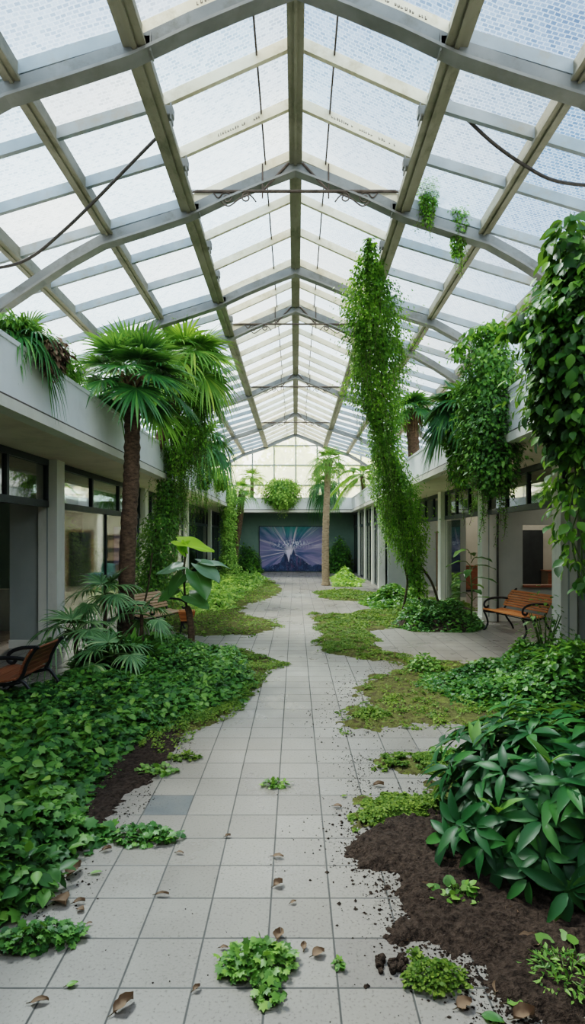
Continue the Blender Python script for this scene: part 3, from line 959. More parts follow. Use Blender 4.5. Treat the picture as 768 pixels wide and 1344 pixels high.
def pier(x0, x1, y, ztop, label, d=.2):
    c = sbox('wall_pier', [(x0, x1, y, y + d, 0, ztop)], 'pier', label, 'pier')
    MB().box(x0 - .01, x1 + .01, y - .012, y, 0, .14).build('skirting', M['column'], c)
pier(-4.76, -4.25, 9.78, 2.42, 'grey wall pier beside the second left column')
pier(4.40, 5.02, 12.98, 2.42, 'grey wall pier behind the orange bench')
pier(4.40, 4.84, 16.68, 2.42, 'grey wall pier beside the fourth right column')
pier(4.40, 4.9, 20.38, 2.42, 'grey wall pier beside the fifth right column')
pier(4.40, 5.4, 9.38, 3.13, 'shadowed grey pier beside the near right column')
# partition wall with a sill opening behind the orange bench
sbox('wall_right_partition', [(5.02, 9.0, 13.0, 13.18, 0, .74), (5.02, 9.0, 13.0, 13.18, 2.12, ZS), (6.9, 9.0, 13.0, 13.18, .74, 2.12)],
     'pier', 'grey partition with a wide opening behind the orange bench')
o = MB().box(5.02, 6.9, 12.94, 13.22, .74, .79).build('window_sill', M['wood_red']); tag(o, 'brown wooden sill in the opening behind the orange bench', 'sill', kind='structure')
sbox('wall_right_inner_partition', [(4.9, 9.0, 20.4, 20.58, 0, ZS)], 'inner', 'tan partition deep in the right shops')
sbox('wall_right_middle_partition', [(6.2, 9.0, 16.7, 16.85, 0, ZS)], 'inner', 'tan partition in the middle of the right shops')
sbox('wall_right_step', [(3.26, 4.4, 20.7, 20.86, 0, ZS)], 'pier', 'grey return wall where the right shopfront steps forward')
sbox('wall_left_partition', [(-9.0, -4.3, 22.0, 22.18, 0, ZS)], 'inner', 'tan partition with a dark door at the end of the left shop')
sbox('wall_left_near_partition', [(-9.0, -6.4, 9.8, 9.95, 0, ZS)], 'green_wall', 'dark green partition behind the near left pier')
sbox('wall_left_alcove', [(-9.0, -5.6, 12.5, 12.65, 0, ZS)], 'green_wall', 'dark green wall seen past the near left pier')
sbox('wall_left_counter', [(-6.2, -5.3, 11.6, 11.75, 0, .82)], 'pier', 'low pale wall inside the near left shop')
sbox('wall_left_far_partition', [(-9.0, -4.3, 27.4, 27.55, 0, ZS)], 'inner', 'tan partition near the far end of the left shops')

# ---- shop windows: dark transom bands with panes, and shop glass below
wn_ = [0]
def shop_window(x, y0, y1, label, glass=True, nm=4, side=-1, zb=2.40):
    wn_[0] += 1
    w = empty('window_%d' % wn_[0], (x, y0, 0), label=label, cat='window', kind='structure')
    L = y1 - y0
    mb = MB()
    mb.box(-.05, .05, 0, L, ZS - .10, ZS)
    mb.box(-.05, .05, 0, L, zb - .06, zb + .05)
    for k in range(nm + 1):
        yy = L * k / nm
        mb.box(-.045, .045, max(0, yy - .035), min(L, yy + .035), zb + .05, ZS - .10)
    mb.build('transom_frame', M['dark_frame'], w)
    for k in range(nm):
        MB().box(-.008, .008, L * k / nm + .036, L * (k + 1) / nm - .036, zb + .051, ZS - .101).build('transom_pane', M['transom_glass'], w)
    if glass:
        mb = MB()
        mb.box(-.03, .03, 0, L, 0, .06)
        for yy in (0.0, L * .5, L - .05): mb.box(-.025, .025, yy, yy + .05, .06, zb - .06)
        mb.build('shopfront_frame', M['dark_frame'], w)
        for a, b in ((.051, L * .5 - .001), (L * .5 + .051, L - .051)):
            MB().box(-.006, .006, a, b, .061, zb - .061).build('shop_pane', M['shop_glass'], w)
    return w
shop_window(-4.12, 4.23, 9.69, 'dark framed transom band over the open near left bay', False, 4)
shop_window(-4.12, 10.03, 15.39, 'large glass shopfront behind the tall left palm', True, 3)
shop_window(-4.12, 15.73, 21.39, 'glass shopfront behind the hanging left vine', True, 6)
shop_window(-4.12, 21.73, 27.29, 'glass shopfront with blue dark frame past the slatted bench', True, 6)
shop_window(-4.12, 27.63, 31.25, 'narrow far left glass shopfront', True, 3)
shop_window(4.26, 6.13, 9.29, 'dark transom band behind the right climber', False, 3)
shop_window(4.26, 9.63, 12.89, 'dark framed transom band above the orange bench', False, 3)
shop_window(4.26, 13.23, 16.59, 'dark framed transom band under the hanging planter vine', False, 3)
shop_window(4.26, 16.93, 20.29, 'dark framed transom band behind the slanting vine', False, 3)
for i in range(3):
    shop_window(3.14, FCOL[i] + .27, FCOL[i + 1] - .01, 'tall dark slot window, %s from the near end of the far right shopfront' % ordn[i], True, 2)
shop_window(3.14, 28.57, 31.25, 'last dark slot window beside the mural wall', True, 2)
o = MB().box(-.006, .006, 0, 1.3, .05, 2.3).build('window_%d' % (wn_[0] + 1), M['shop_glass']); o.location = (4.26, 15.2, 0)
tag(o, 'single frameless glass panel beside the fourth right column', 'window', kind='structure')
t = MB().tube([(4.43, 12.86, 0.0), (4.43, 12.86, 2.45)], .018, 8).build('drainpipe', M['iron'], None, True)
tag(t, 'thin black vertical pipe beside the column behind the orange bench', 'pipe')

# ---- gable window
gab = empty('window_%d' % (wn_[0] + 2), (0, 30.6, 0), label='tall gable window of panes whitened to glow at the far end', cat='window', kind='structure')
ROOF = [(0.0, 7.40), (1.535, 6.71), (2.70, 6.36), (3.99, 5.97), (5.62, 5.49)]
def roof_z(x): return float(np.interp(abs(x), [p[0] for p in ROOF], [p[1] for p in ROOF]))
mb = MB()
for x in (-4.6, -3.4, -2.25, -1.12, 0, 1.12, 2.25, 3.4, 4.6): mb.box(x - .03, x + .03, -.04, .04, 3.3, roof_z(x) - .02)
for z in (3.34, 4.55, 5.6): mb.box(-5.6 if z < 5.4 else -5.0, 5.6 if z < 5.4 else 5.0, -.035, .035, z - .03, z + .03)
for z in (6.62,): mb.box(-1.7, 1.7, -.035, .035, z - .03, z + .03)
mb.build('window_frame', M['bar_grey'], gab)
xs = [-5.6, -3.99, -2.7, -1.535, 0, 1.535, 2.7, 3.99, 5.6]
MB().add([(x, .0, roof_z(x) - .03) for x in xs] + [(x, 0, 3.3) for x in xs[::-1]], [tuple(range(18))]).build('window_pane', M['gable_glass'], gab)

# ---- glazed roof: one assembly
roof = empty('ceiling', (0, 0, 0), label='pitched glass atrium roof on grey steel arches', cat='glass roof', kind='structure')
ROWS = [-6, -4, -2, 0, 1.6, 2.6, 3.6, 4.6, 5.6, 6.5, 7.4, 8.4, 9.45, 10.5, 11.65, 12.65, 13.6, 14.55, 15.5, 16.45, 17.4, 18.3, 19.25, 20.2,
        21.2, 22.2, 23.2, 24.2, 25.2, 26.2, 27.2, 28.2, 29.2, 30.2, 30.62]
prof = [(0.0, 7.40), (0.43, roof_z(.43))] + ROOF[1:]
V, Q = [], []
for i in range(len(ROWS) - 1):
    for s in (-1, 1):
        for j in range(len(prof) - 1):
            (xa, za), (xb, zb) = prof[j], prof[j + 1]
            k = len(V)
            V += [(s * xa, ROWS[i], za), (s * xb, ROWS[i], zb), (s * xb, ROWS[i + 1], zb), (s * xa, ROWS[i + 1], za)]
            Q.append((k, k + 1, k + 2, k + 3) if s > 0 else (k + 3, k + 2, k + 1, k))
link('glazing', np_mesh('glazing', V, [np.array(Q)], False), M['roof_glass'], roof)
for y in ROWS[:-1]:
    for s in (-1, 1):
        mb = MB(); mb.sweep_xz([(s * .09, roof_z(.09)), (s * 1.5, roof_z(1.5))], .055, .125, y); n1 = len(mb.f)
        mb.sweep_xz([(s * 1.5, roof_z(1.5)), (s * 2.7, roof_z(2.7)), (s * 3.99, roof_z(3.99)), (s * 5.6, roof_z(5.6))], .055, .13, y)
        b = mb.build('glazing_bar', [M['bar_cream'], M['bar_grey']], roof)
        for f in b.data.polygons: f.material_index = 0 if f.index < n1 else 1
        if y in (5.6, 7.4):
            # worn, illegible stencilled lettering on the face of the bar
            rg = random.Random(int(y * 10) + s); mk = MB(); x = .46
            while x < (1.25 if s > 0 else 1.0):
                wv = rg.uniform(.010, .024); hv = rg.uniform(.018, .036); z = roof_z(x) - .085
                if rg.random() < .85:
                    mk.box(s * x - wv / 2, s * x + wv / 2, y - .031, y - .027, z, z + .007)
                    mk.box(s * x - wv / 2, s * x - wv / 2 + .006, y - .031, y - .027, z + .007, z + hv)
                    if rg.random() < .6: mk.box(s * x + wv / 2 - .006, s * x + wv / 2, y - .031, y - .027, z + .007, z + hv * .8)
                x += wv + rg.uniform(.008, .02)
            mk.build('stencil_marks', M['rust'], b)
def lbeam(name, x, w, h, top, mat, flange=.05):
    mb = MB()
    mb.box(x - w / 2, x + w / 2, Y0, 30.62, top - h, top)
    mb.box(x - w / 2 - flange, x + w / 2 + flange, Y0, 30.62, top - h - .035, top - h)
    mb.box(x - w * .18, x + w * .18, Y0, 30.62, top - h - .06, top - h - .035)
    return mb.build(name, M[mat], roof)
lbeam('ridge_beam', 0, .10, .20, 7.39, 'beam', .04)
for s in (-1, 1):
    lbeam('long_beam', s * 1.52, .13, .20, 6.715, 'beam', .045)
    lbeam('long_beam', s * 2.68, .09, .17, 6.365, 'beam', .035)
    lbeam('long_beam', s * 3.97, .09, .17, 5.975, 'beam', .035)
    lbeam('long_beam', s * 5.5, .10, .20, 5.52, 'beam', .03)
    # thin rods carrying the glass near the ridge
    MB().box(s * .43 - .009, s * .43 + .009, Y0, 30.62, roof_z(.43) - .05, roof_z(.43)).build('glazing_rod', M['rust'], roof)
ARCH = [(0.0, 7.22), (.5, 7.03), (1.0, 6.82), (1.55, 6.56), (2.15, 6.36), (2.75, 6.17), (3.2, 5.92), (3.6, 5.66), (4.2, 5.25), (4.7, 4.78), (5.1, 4.2), (5.35, 3.3)]
for y in (2.0, 5.6, 8.4, 11.65, 13.6, 19.25, 25.2, 30.3):
    a = MB().sweep_xz([(-x, z) for x, z in ARCH[::-1]] + ARCH[1:], .10, .15, y + .0).build('arch_rib', M['arch'], roof)
    mb = MB().sweep_xz([(-x, z - .145) for x, z in ARCH[::-1]] + [(x, z - .145) for x, z in ARCH[1:]], .16, .03, y)
    mb.build('flange', M['grey_steel'], a)
def spiral(cx, cz, r, turns, a0, s, y):
    return [(cx + s * math.cos(a0 + t * turns * 2 * PI) * r * (1 - .75 * t), y, cz + math.sin(a0 + t * turns * 2 * PI) * r * (1 - .75 * t)) for t in [i / 22 for i in range(23)]]
for y in (8.4, 13.6, 19.25, 25.2):
    yy = y - .06; zt = 6.76
    tr = MB().tube([(-1.75, yy, zt), (1.75, yy, zt)], .022, 8).build('tie_rod', M['rust'], roof)
    for s in (-1, 1):
        MB().tube([(s * .10, yy, 7.16), (s * .47, yy, zt)], .017, 6).build('strut', M['rust'], tr)
        MB().tube([(s * .47, yy, 7.15), (s * .47, yy, zt - .1)], .012, 6).build('hanger', M['rust'], tr)
        sc = MB()
        sc.tube(spiral(s * .98, zt - .095, .085, 1.3, .9, s, yy), .011, 6)
        sc.tube(spiral(s * .70, zt - .09, .075, 1.3, .9, -s, yy), .011, 6)
        sc.tube(bez([(s * 1.06, yy, zt - .14), (s * .95, yy, zt - .21), (s * .80, yy, zt - .11), (s * .66, yy, zt - .05), (s * .56, yy, zt - .15)], 6), .010, 6)
        sc.tube(bez([(s * 1.18, yy, zt), (s * 1.1, yy, zt - .09), (s * 1.04, yy, zt - .03)], 5), .009, 6)
        sc.build('scroll', M['rust'], tr, True)
for y in ROWS[7:16]:
    for s in (-1, 1):
        mb = MB(); mb.bevel_box(s * 1.40 - .05, s * 1.40 + .05, y - .05, y + .06, 6.49, 6.60, .01)
        mb.box(s * 1.37 - .006, s * 1.37 + .006, y - .06, y + .07, 6.44, 6.62)
        mb.build('bracket', M['grey_steel'], roof)

# ---- loose cables slung from the roof beams
pts = [P(218, 168, 7.0), P(165, 222, 7.2), P(120, 268, 7.4), P(80, 306, 7.6), P(40, 338, 7.8), P(0, 351, 8.0), P(-60, 352, 8.2)]
tag(MB().tube(bez(pts, 8), .020, 8).build('cable', M['cable'], None, True), 'dark twisted cable sagging from the left roof beam', 'cable')
pts = [P(588, 130, 6.5), P(615, 158, 6.55), P(650, 190, 6.6), P(690, 218, 6.65), P(725, 236, 6.7), P(768, 243, 6.8), P(840, 246, 6.9)]
tag(MB().tube(bez(pts, 8), .020, 8).build('cable', M['cable'], None, True), 'dark twisted cable sagging from the right roof beam', 'cable')

# ---- things inside the shops
d = empty('door_1', (-8.05, 21.98, 0), label='dark open doorway in the end wall of the left shop', cat='door', kind='structure')
MB().box(-.42, .42, -.03, .0, 0, 2.05).build('door_leaf', M['door_dark'], d)
mb = MB(); mb.box(-.5, -.42, -.06, 0, 0, 2.12); mb.box(.42, .5, -.06, 0, 0, 2.12); mb.box(-.5, .5, -.06, 0, 2.05, 2.13)
mb.build('door_frame', M['shelf_wood'], d)
def shelf_unit(x, y, w, h, label, seed, group=None):
    rng = random.Random(seed)
    r = empty('shelf_unit', (x, y, 0), label=label, cat='shelf', group=group)
    mb = MB(); mb.box(-w / 2, -w / 2 + .04, -.3, 0, 0, h); mb.box(w / 2 - .04, w / 2, -.3, 0, 0, h); mb.box(-w / 2 + .04, w / 2 - .04, -.03, 0, 0, h)
    mb.build('carcass', M['shelf_wood'], r)
    for k in range(5):
        z = .08 + k * (h - .12) / 4
        MB().box(-w / 2 + .04, w / 2 - .04, -.3, -.03, z, z + .03).build('shelf', M['shelf_wood'], r)
    return r
shelf_unit(-8.75, 21.6, .5, 1.9, 'narrow brown shelf unit left of the dark shop doorway', 1)
shelf_unit(-6.7, 21.9, .6, 1.95, 'tall brown shelf unit right of the white shop post', 2)
tag(MB().box(-7.28, -7.1, 21.6, 21.8, 0, ZS).build('column', M['plaster']), 'slim white post inside the left shop', 'column', kind='structure')
# teal armchair by the end wall
ch = empty('armchair', (-6.75, 20.6, 0), -.5, 'dark teal armchair near the end wall of the left shop', 'armchair')
MB().bevel_box(-.32, .32, -.30, .30, .18, .42, .04).build('seat', M['teal'], ch)
MB().bevel_box(-.32, .32, .18, .34, .40, .92, .05).build('backrest', M['teal'], ch)
for s in (-1, 1):
    MB().bevel_box(s * .36 - .06, s * .36 + .06, -.30, .32, .18, .60, .04).build('armrest', M['teal'], ch)
    for q in (-1, 1): MB().tube([(s * .3, q * .26, 0), (s * .28, q * .24, .2)], [.018, .025], 8).build('leg', M['iron'], ch)
# low cabinets in the right shops
def cabinet(x, y, w, h, dpt, label, rz=0):
    r = empty('cabinet', (x, y, 0), rz, label, 'cabinet')
    MB().box(-w / 2 + .03, w / 2 - .03, -dpt / 2 + .05, dpt / 2, 0, .06).build('plinth', M['iron'], r)
    MB().bevel_box(-w / 2, w / 2, -dpt / 2 + .02, dpt / 2, 0.06, h, .006).build('carcass', M['shelf_wood'], r)
    for k in range(2):
        dr = MB().bevel_box(-w / 2 + .02 + k * w / 2, w / 2 * k - .02 + (0 if k else 0), -dpt / 2, -dpt / 2 + .02, .1, h - .04, .004).build('door', M['wood_red'], r)
        MB().bevel_box((-.07, .04)[k], (-.04, .07)[k], -dpt / 2 - .02, -dpt / 2, h * .5, h * .5 + .12, .004).build('handle', M['iron'], dr)
    MB().box(-w / 2 - .02, w / 2 + .02, -dpt / 2 - .02, dpt / 2, h, h + .03).build('top', M['wood_red'], r)
cabinet(5.7, 20.1, 1.1, .85, .45, 'brown two-door cabinet against the tan partition in the right shops')
cabinet(7.6, 16.4, 1.3, .9, .45, 'brown two-door cabinet against the middle partition of the right shops')
d = empty('door_2', (6.6, 16.68, 0), label='dark doorway seen through the opening behind the orange bench', cat='door', kind='structure')
MB().box(-.42, .42, -.03, .0, 0, 2.05).build('door_leaf', M['door_dark'], d)
d = empty('door_3', (5.3, 20.38, 0), label='brown wooden door on the far tan partition of the right shops', cat='door', kind='structure')
MB().box(-.42, .42, -.03, .0, 0, 2.05).build('door_leaf', M['shelf_wood'], d)

# ---- mural
def mural():
    W, Hh, nx, nz = 3.34, 2.36, 210, 150
    U, Vv = np.meshgrid(np.linspace(-1, 1, nx), np.linspace(0, 1, nz))
    cx, cz = -0.03, 0.46
    dx = (U - cx) * W / 2; dz = (Vv - cz) * Hh
    ang = np.arctan2(dz, dx); r = np.hypot(dx, dz)
    ray = fbm(ang * 4.2 + 20, r * 0.5, 1.6, 4, 4)
    ray2 = fbm(ang * 11 + 40, r * 0.4, 1.3, 8, 3)
    nz_ = fbm(U * 6 + 9, Vv * 6, 2.0, 15, 4)
    def L(a, b, t): return np.array(a)[None, None] * (1 - t[..., None]) + np.array(b)[None, None] * t[..., None]
    t = np.clip((ray - .40) * 5, 0, 1)
    col = L((.022, .045, .10), (.13, .12, .20), t)
    col = col * (1 - .0) 
    side = np.clip(np.abs(U) * 1.3 - .3, 0, 1) * np.clip(1 - np.abs(Vv - .45) * 2.2, 0, 1)
    col = col * (1 - .5 * side[..., None]) + np.array((.30, .26, .36))[None, None] * (.5 * side * (.4 + .9 * ray2))[..., None]
    g = np.clip((Vv - .70) * 3.2, 0, 1) * np.clip(1 - np.abs(U) * .75, 0, 1)
    col = col * (1 - .75 * g[..., None]) + np.array((.035, .20, .15))[None, None] * (.75 * g * (.5 + nz_))[..., None]
    line = np.clip((ray2 - .60) * 9, 0, 1) * np.clip(1.5 - r * .7, 0, 1)
    col = col * (1 - .8 * line[..., None]) + np.array((.52, .46, .48))[None, None] * (.8 * line)[..., None]
    # scattered bright flecks in a band above the burst
    cell = vnoise(U * 46, Vv * 38, 33)
    band = np.exp(-((Vv - .62) / .07) ** 2) * np.clip(1.1 - np.abs(U) * 1.5, 0, 1)
    fl = np.clip((cell - .52) * 8, 0, 1) * band
    col = col * (1 - fl[..., None]) + np.array((.55, .55, .60))[None, None] * fl[..., None]
    core = np.exp(-(r / .22) ** 2)
    col = col * (1 - .75 * core[..., None]) + np.array((.60, .55, .58))[None, None] * (.75 * core)[..., None]
    # mountains
    ax = np.abs(U - .08)
    h = np.maximum(.52 - ax * 2.2, .41 - np.abs(U - .08) * .50)
    h = np.maximum(h, .43 - np.abs(U + .20) * 1.5)
    h = np.maximum(h, .12 + .04 * np.sin(U * 9)) + (fbm(U * 5 + 2, Vv * 0 + 1, 2.5, 21) - .5) * .07
    mt = np.clip((h - Vv) * 60, 0, 1)
    mc = L((.006, .012, .035), (.022, .042, .085), np.clip((nz_ - .3) * 2, 0, 1))
    mc = mc + np.array((.10, .11, .14))[None, None] * np.clip((vnoise(U * 60, Vv * 45, 5) - .78) * 4, 0, 1)[..., None]
    red = np.clip((fbm(U * 9 + 30, Vv * 2.5, 1.8, 41) - .55) * 5, 0, 1) * np.clip(1 - ax * 2.5, 0, 1)
    mc = mc * (1 - .6 * red[..., None]) + np.array((.16, .07, .12))[None, None] * (.6 * red)[..., None]
    col = col * (1 - mt[..., None]) + mc * mt[..., None]
    # pale pointed gap between the peaks
    wdg = np.clip(1 - np.abs(U + .075) / np.maximum(.09 * np.clip((Vv - .20) / .27, 0, 1), 1e-3), 0, 1) * (Vv < .47)
    wd = np.clip(wdg * 5, 0, 1)
    col = col * (1 - .85 * wd[..., None]) + np.array((.50, .46, .54))[None, None] * (.85 * wd)[..., None]
    root = empty('mural', (-.24, Y1 - .05, .04), label='large painted mural of pale rays bursting above dark blue mountains', cat='mural')
    Vt = np.stack([U.ravel() * W / 2, np.zeros(U.size), Vv.ravel() * Hh], 1)
    idx = np.arange(nx * nz).reshape(nz, nx)
    q = np.stack([idx[:-1, :-1], idx[:-1, 1:], idx[1:, 1:], idx[1:, :-1]], -1).reshape(-1, 4)
    me = np_mesh('canvas', Vt, [q], False)
    at = me.color_attributes.new('paint', 'FLOAT_COLOR', 'POINT')
    gm = col.mean(-1, keepdims=True); col = np.clip((gm + (col - gm) * 1.25) * 1.6, 0.0, .95)
    rgba = np.concatenate([col.reshape(-1, 3), np.ones((U.size, 1))], 1).astype(np.float32)
    at.data.foreach_set('color', rgba.ravel())
    m, nt, out = new_mat('mural_paint')
    a = N(nt, 'Attribute'); a.attribute_name = 'paint'
    b = N(nt, 'BsdfPrincipled'); b.inputs['Roughness'].default_value = .6
    nt.links.new(a.outputs['Color'], b.inputs['Base Color']); nt.links.new(b.outputs[0], out.inputs[0])
    link('canvas', me, m, root)
    mb = MB()
    mb.box(-W / 2 - .04, W / 2 + .04, -.03, .04, Hh, Hh + .04); mb.box(-W / 2 - .04, -W / 2, -.03, .04, 0, Hh); mb.box(W / 2, W / 2 + .04, -.03, .04, 0, Hh)
    mb.build('frame', M['dark_frame'], root)
mural()

# ================================================================== BENCHES
def bench(label, loc, rz, L, wood, nback=7, nseat=6, hs=.43, hb=.80, iron='iron', solid=False, sc=1.0, rec=1.0):
    """slatted park bench: x along the length, front towards +y"""
    root = empty('park_bench', loc, rz, label, 'bench', None)
    root.scale = (1, sc, sc)
    def seat_pt(t):      # back to front
        return Vector((0, .02 + .46 * t, hs - .035 * math.sin(PI * min(1, t * 1.15)) + .012 * t - .03 * max(0, t - .85) * 5))
    def back_pt(t):
        return Vector((0, -.02 - rec * (.10 * t + .12 * t * t), hs + .05 + (hb - hs - .05) * t))
    def slat(name, p, q, w, th):
        d = (q - p).normalized(); n = Vector((0, -d.z, d.y))
        c = (p + q) / 2; h = (q - p).length / 2 * w
        mb = MB()
        Mx = Matrix(((1, 0, 0, 0), (0, d.y, n.y, c.y), (0, d.z, n.z, c.z), (0, 0, 0, 1)))
        mb.bevel_box(-L / 2, L / 2, -h, h, -th / 2, th / 2, .005, Mx)
        mb.build(name, M[wood], root)
    gap = .97 if solid else .80
    for i in range(nseat): slat('seat_slat', seat_pt(i / nseat), seat_pt((i + 1) / nseat), gap, .024)
    for i in range(nback): slat('back_slat', back_pt(i / nback), back_pt((i + 1) / nback), gap, .022)
    for s in (-1, 1):
        x = s * (L / 2 - .05)
        fr = MB()
        fr.tube(bez([(x, -.22, .0), (x, -.17, .10), (x, -.05, .26), (x, .0, hs - .03), (x, -.045, hs + .06)] + [(x, back_pt(t).y - .022, back_pt(t).z) for t in (.35, .7, 1.0)] + [(x, back_pt(1).y - .06, hb + .02)], 6), .016, 8, flat=1.3)
        fr.tube(bez([(x, .0, hs - .045), (x, .22, hs - .075), (x, .42, hs - .05), (x, .48, hs - .03)], 6), .015, 8, flat=1.3)
        fr.build('end_frame', M[iron], root, True)
        MB().tube(bez([(x, .49, .0), (x, .44, .03), (x, .38, .14), (x, .41, .27), (x, .475, hs - .04)], 6), .016, 8, flat=1.3).build('front_leg', M[iron], root, True)
        MB().tube(bez([(x, -.09, hs + .20), (x, .06, hs + .22), (x, .30, hs + .21), (x, .44, hs + .15), (x, .46, hs + .06), (x, .40, hs + .03), (x, .36, hs + .07)], 6), .014, 8, flat=1.6).build('armrest', M[iron], root, True)
    MB().tube([(-L / 2 + .05, .18, hs - .10), (L / 2 - .05, .18, hs - .10)], .010, 6).build('tie_bar', M[iron], root)
    return root


# orange bench, front edge from pixel (636,828) to (675,840): it faces the walkway
ex = Vector((.10, -1.0, 0)).normalized()
bench('orange slatted bench with black iron frame in front of the right grey pier', (4.36, 11.25, 0), math.atan2(-1.0, .16) + PI + .10, 1.32, 'wood_orange', sc=.98)
bench('reddish brown bench half in the leaves at the left edge', (-3.0, 6.72, 0), math.radians(88), .72, 'wood_red', nback=5, nseat=5, hs=.31, hb=.63, solid=True, rec=.6)
bench('weathered pale slatted bench beyond the left palm', (-2.78, 11.35, 0), math.radians(-112), 1.15, 'wood_pale', nback=6, sc=.95)

# tapered wooden planter by the weathered bench
pl = empty('planter', (-2.06, 11.1, 0), .2, 'small tapered orange-brown planter on thin dark legs beside the weathered bench', 'planter')
mb = MB()
for k in range(4):
    a = k * PI / 2
    c0, s0 = math.cos(a), math.sin(a)
    def R2(x, y): return (x * c0 - y * s0, x * s0 + y * c0)
    for j in range(3):
        w0 = .10 + .02 * j; w1 = .118 + .02 * j
        z0, z1 = .24 + .075 * j, .24 + .075 * (j + 1) - .006
        pts = [(*R2(-w0, w0), z0), (*R2(w0, w0), z0), (*R2(w1, w1), z1), (*R2(-w1, w1), z1)]
        ins = [(*R2(-w0 + .015, w0 - .015), z0), (*R2(w0 - .015, w0 - .015), z0), (*R2(w1 - .015, w1 - .015), z1), (*R2(-w1 + .015, w1 - .015), z1)]
        mb.add(pts + ins, [(0, 1, 2, 3), (7, 6, 5, 4), (3, 2, 6, 7), (0, 4, 5, 1), (0, 3, 7, 4), (1, 5, 6, 2)])
mb.build('box', M['wood_orange'], pl)
MB().box(-.11, .11, -.11, .11, .24, .42).build('soil', M['soil'], pl)
for sx in (-1, 1):
    for sy in (-1, 1): MB().tube([(sx * .12, sy * .12, 0), (sx * .085, sy * .085, .27)], [.011, .014], 6).build('leg', M['iron'], pl)

# ================================================================== GROUND
def PX(pts, ox=0, oy=0, s=1.0): return [G(ox + u / s, oy + v / s) for u, v in pts]

LBED = PX([(-120, 960), (-40, 925), (60, 902), (130, 872), (180, 852), (245, 850), (290, 858), (330, 868), (338, 896), (312, 926), (262, 944), (205, 968), (165, 998), (128, 1040), (112, 1082), (150, 1090), (120, 1118), (70, 1150), (40, 1190), (-10, 1215), (-160, 1230), (-320, 1150)])
LFRINGE = PX([(250, 852), (320, 853), (378, 872), (348, 884), (340, 902), (318, 924), (296, 944), (252, 960), (222, 985), (175, 990), (190, 940), (250, 915), (300, 880)])
LSOIL = PX([(250, 950), (236, 985), (222, 1005), (190, 1036), (160, 1062), (140, 1095), (95, 1090), (100, 1040), (140, 1000), (190, 962)])
LMOSS = PX([(256, 834), (330, 834), (372, 822), (352, 812), (318, 806), (322, 796), (352, 786), (372, 775), (358, 762), (325, 754.5), (270, 754.5), (215, 770), (200, 800), (225, 830)])
LIVY = PX([(262, 806), (310, 800), (312, 790), (328, 778), (350, 766), (330, 757), (290, 755), (235, 762), (215, 785)])
o4 = (400, 740, 768 / 368)
RA = PX([(95, 408), (150, 392), (132, 345), (150, 325), (200, 302), (300, 282), (420, 272), (520, 268), (640, 262), (800, 262), (900, 400), (640, 470), (530, 462), (400, 446), (260, 457), (120, 458)], *o4)
RB = PX([(15, 128), (100, 150), (125, 170), (175, 186), (205, 205), (190, 222), (225, 240), (330, 262), (430, 268), (400, 292), (300, 284), (205, 266), (150, 262), (60, 246), (28, 222), (36, 186)], *o4)
RSTRIP = PX([(20, 78), (60, 74), (130, 70), (220, 84), (420, 100), (480, 130), (300, 140), (230, 126), (160, 104), (60, 98)], *o4)
RSTRIP2 = PX([(40, 142), (110, 138), (170, 124), (240, 126), (300, 150), (250, 172), (170, 186), (110, 176), (60, 168)], *o4)
RMOUND = PX([(290, 326), (330, 300), (420, 305), (500, 284), (580, 262), (650, 250), (760, 255), (900, 300), (900, 420), (700, 430), (600, 420), (500, 408), (420, 385), (340, 350)], *o4)
RMID = PX([(235, 172), (250, 140), (290, 122), (330, 118), (420, 122), (482, 140), (492, 180), (440, 190), (380, 188), (300, 186)], *o4)
RFAR = PX([(150, 108), (175, 90), (230, 78), (300, 80), (320, 105), (270, 124), (210, 128)], *o4)
FARL = PX([(322, 757), (340, 754), (352, 760), (338, 768), (316, 768)])
FARR = PX([(433, 758), (462, 756), (476, 762), (470, 770), (440, 770)])
o5 = (400, 830, 768 / 368)
RC = PX([(170, 360), (200, 345), (260, 338), (330, 330), (420, 318), (540, 312), (560, 370), (440, 402), (340, 388), (260, 384), (190, 378)], *o5)
RD = PX([(130, 505), (150, 455), (215, 445), (300, 440), (350, 412), (450, 400), (450, 480), (360, 505), (260, 508), (150, 530)], *o5)
RSOIL = PX([(100, 590), (130, 560), (150, 525), (260, 498), (380, 480), (520, 470), (640, 560), (820, 700), (900, 900), (830, 1090), (690, 1120), (590, 1060), (520, 1000), (452, 930), (420, 880), (330, 862), (258, 850), (236, 800), (250, 745), (215, 700), (232, 668), (150, 640)], *o5)

patch('soil_patch', 'dark bare soil beside the left leaf bed', 'soil', LSOIL, .022, .028, .10, .12, 'soil', 3, 7)
patch('soil_patch', 'large dark soil spill under the broad-leaved shrub', 'soil', RSOIL, .018, .045, .14, .13, 'soil', 5, 7)
patch('soil_bed', 'dark soil under the left leaf bed', 'soil', LBED, .06, .06, .4, .08, 'soil', 6, 4)
patch('moss_patch', 'mossy fringe along the edge of the left leaf bed', 'moss', LFRINGE, .025, .022, .10, 0.18, 'moss', 8, 6)
patch('moss_patch', 'long mossy lawn past the slatted bench on the left', 'moss', LMOSS, .06, .03, .20, .22, 'moss', 9, 3)
patch('moss_patch', 'brown and green moss in front of the right ivy mound', 'moss', RA, .03, .024, .14, 0.24, 'moss', 11, 5)
patch('moss_patch', 'curved band of moss between the walkway and the orange bench paving', 'moss', RB, .035, .024, .14, 0.24, 'moss', 12, 4.5)
patch('moss_patch', 'far moss strip past the slanting vine', 'moss', RSTRIP, .07, .03, .25, .22, 'moss', 13, 2.5)
patch('moss_patch', 'moss strip leading to the foot of the slanting vine', 'moss', RSTRIP2, .05, .03, .2, .18, 'moss', 14, 3)
patch('moss_patch', 'upper of two moss tongues left of the broad-leaved shrub', 'moss', RC, .02, .022, .09, 0.15, 'moss', 15, 7)
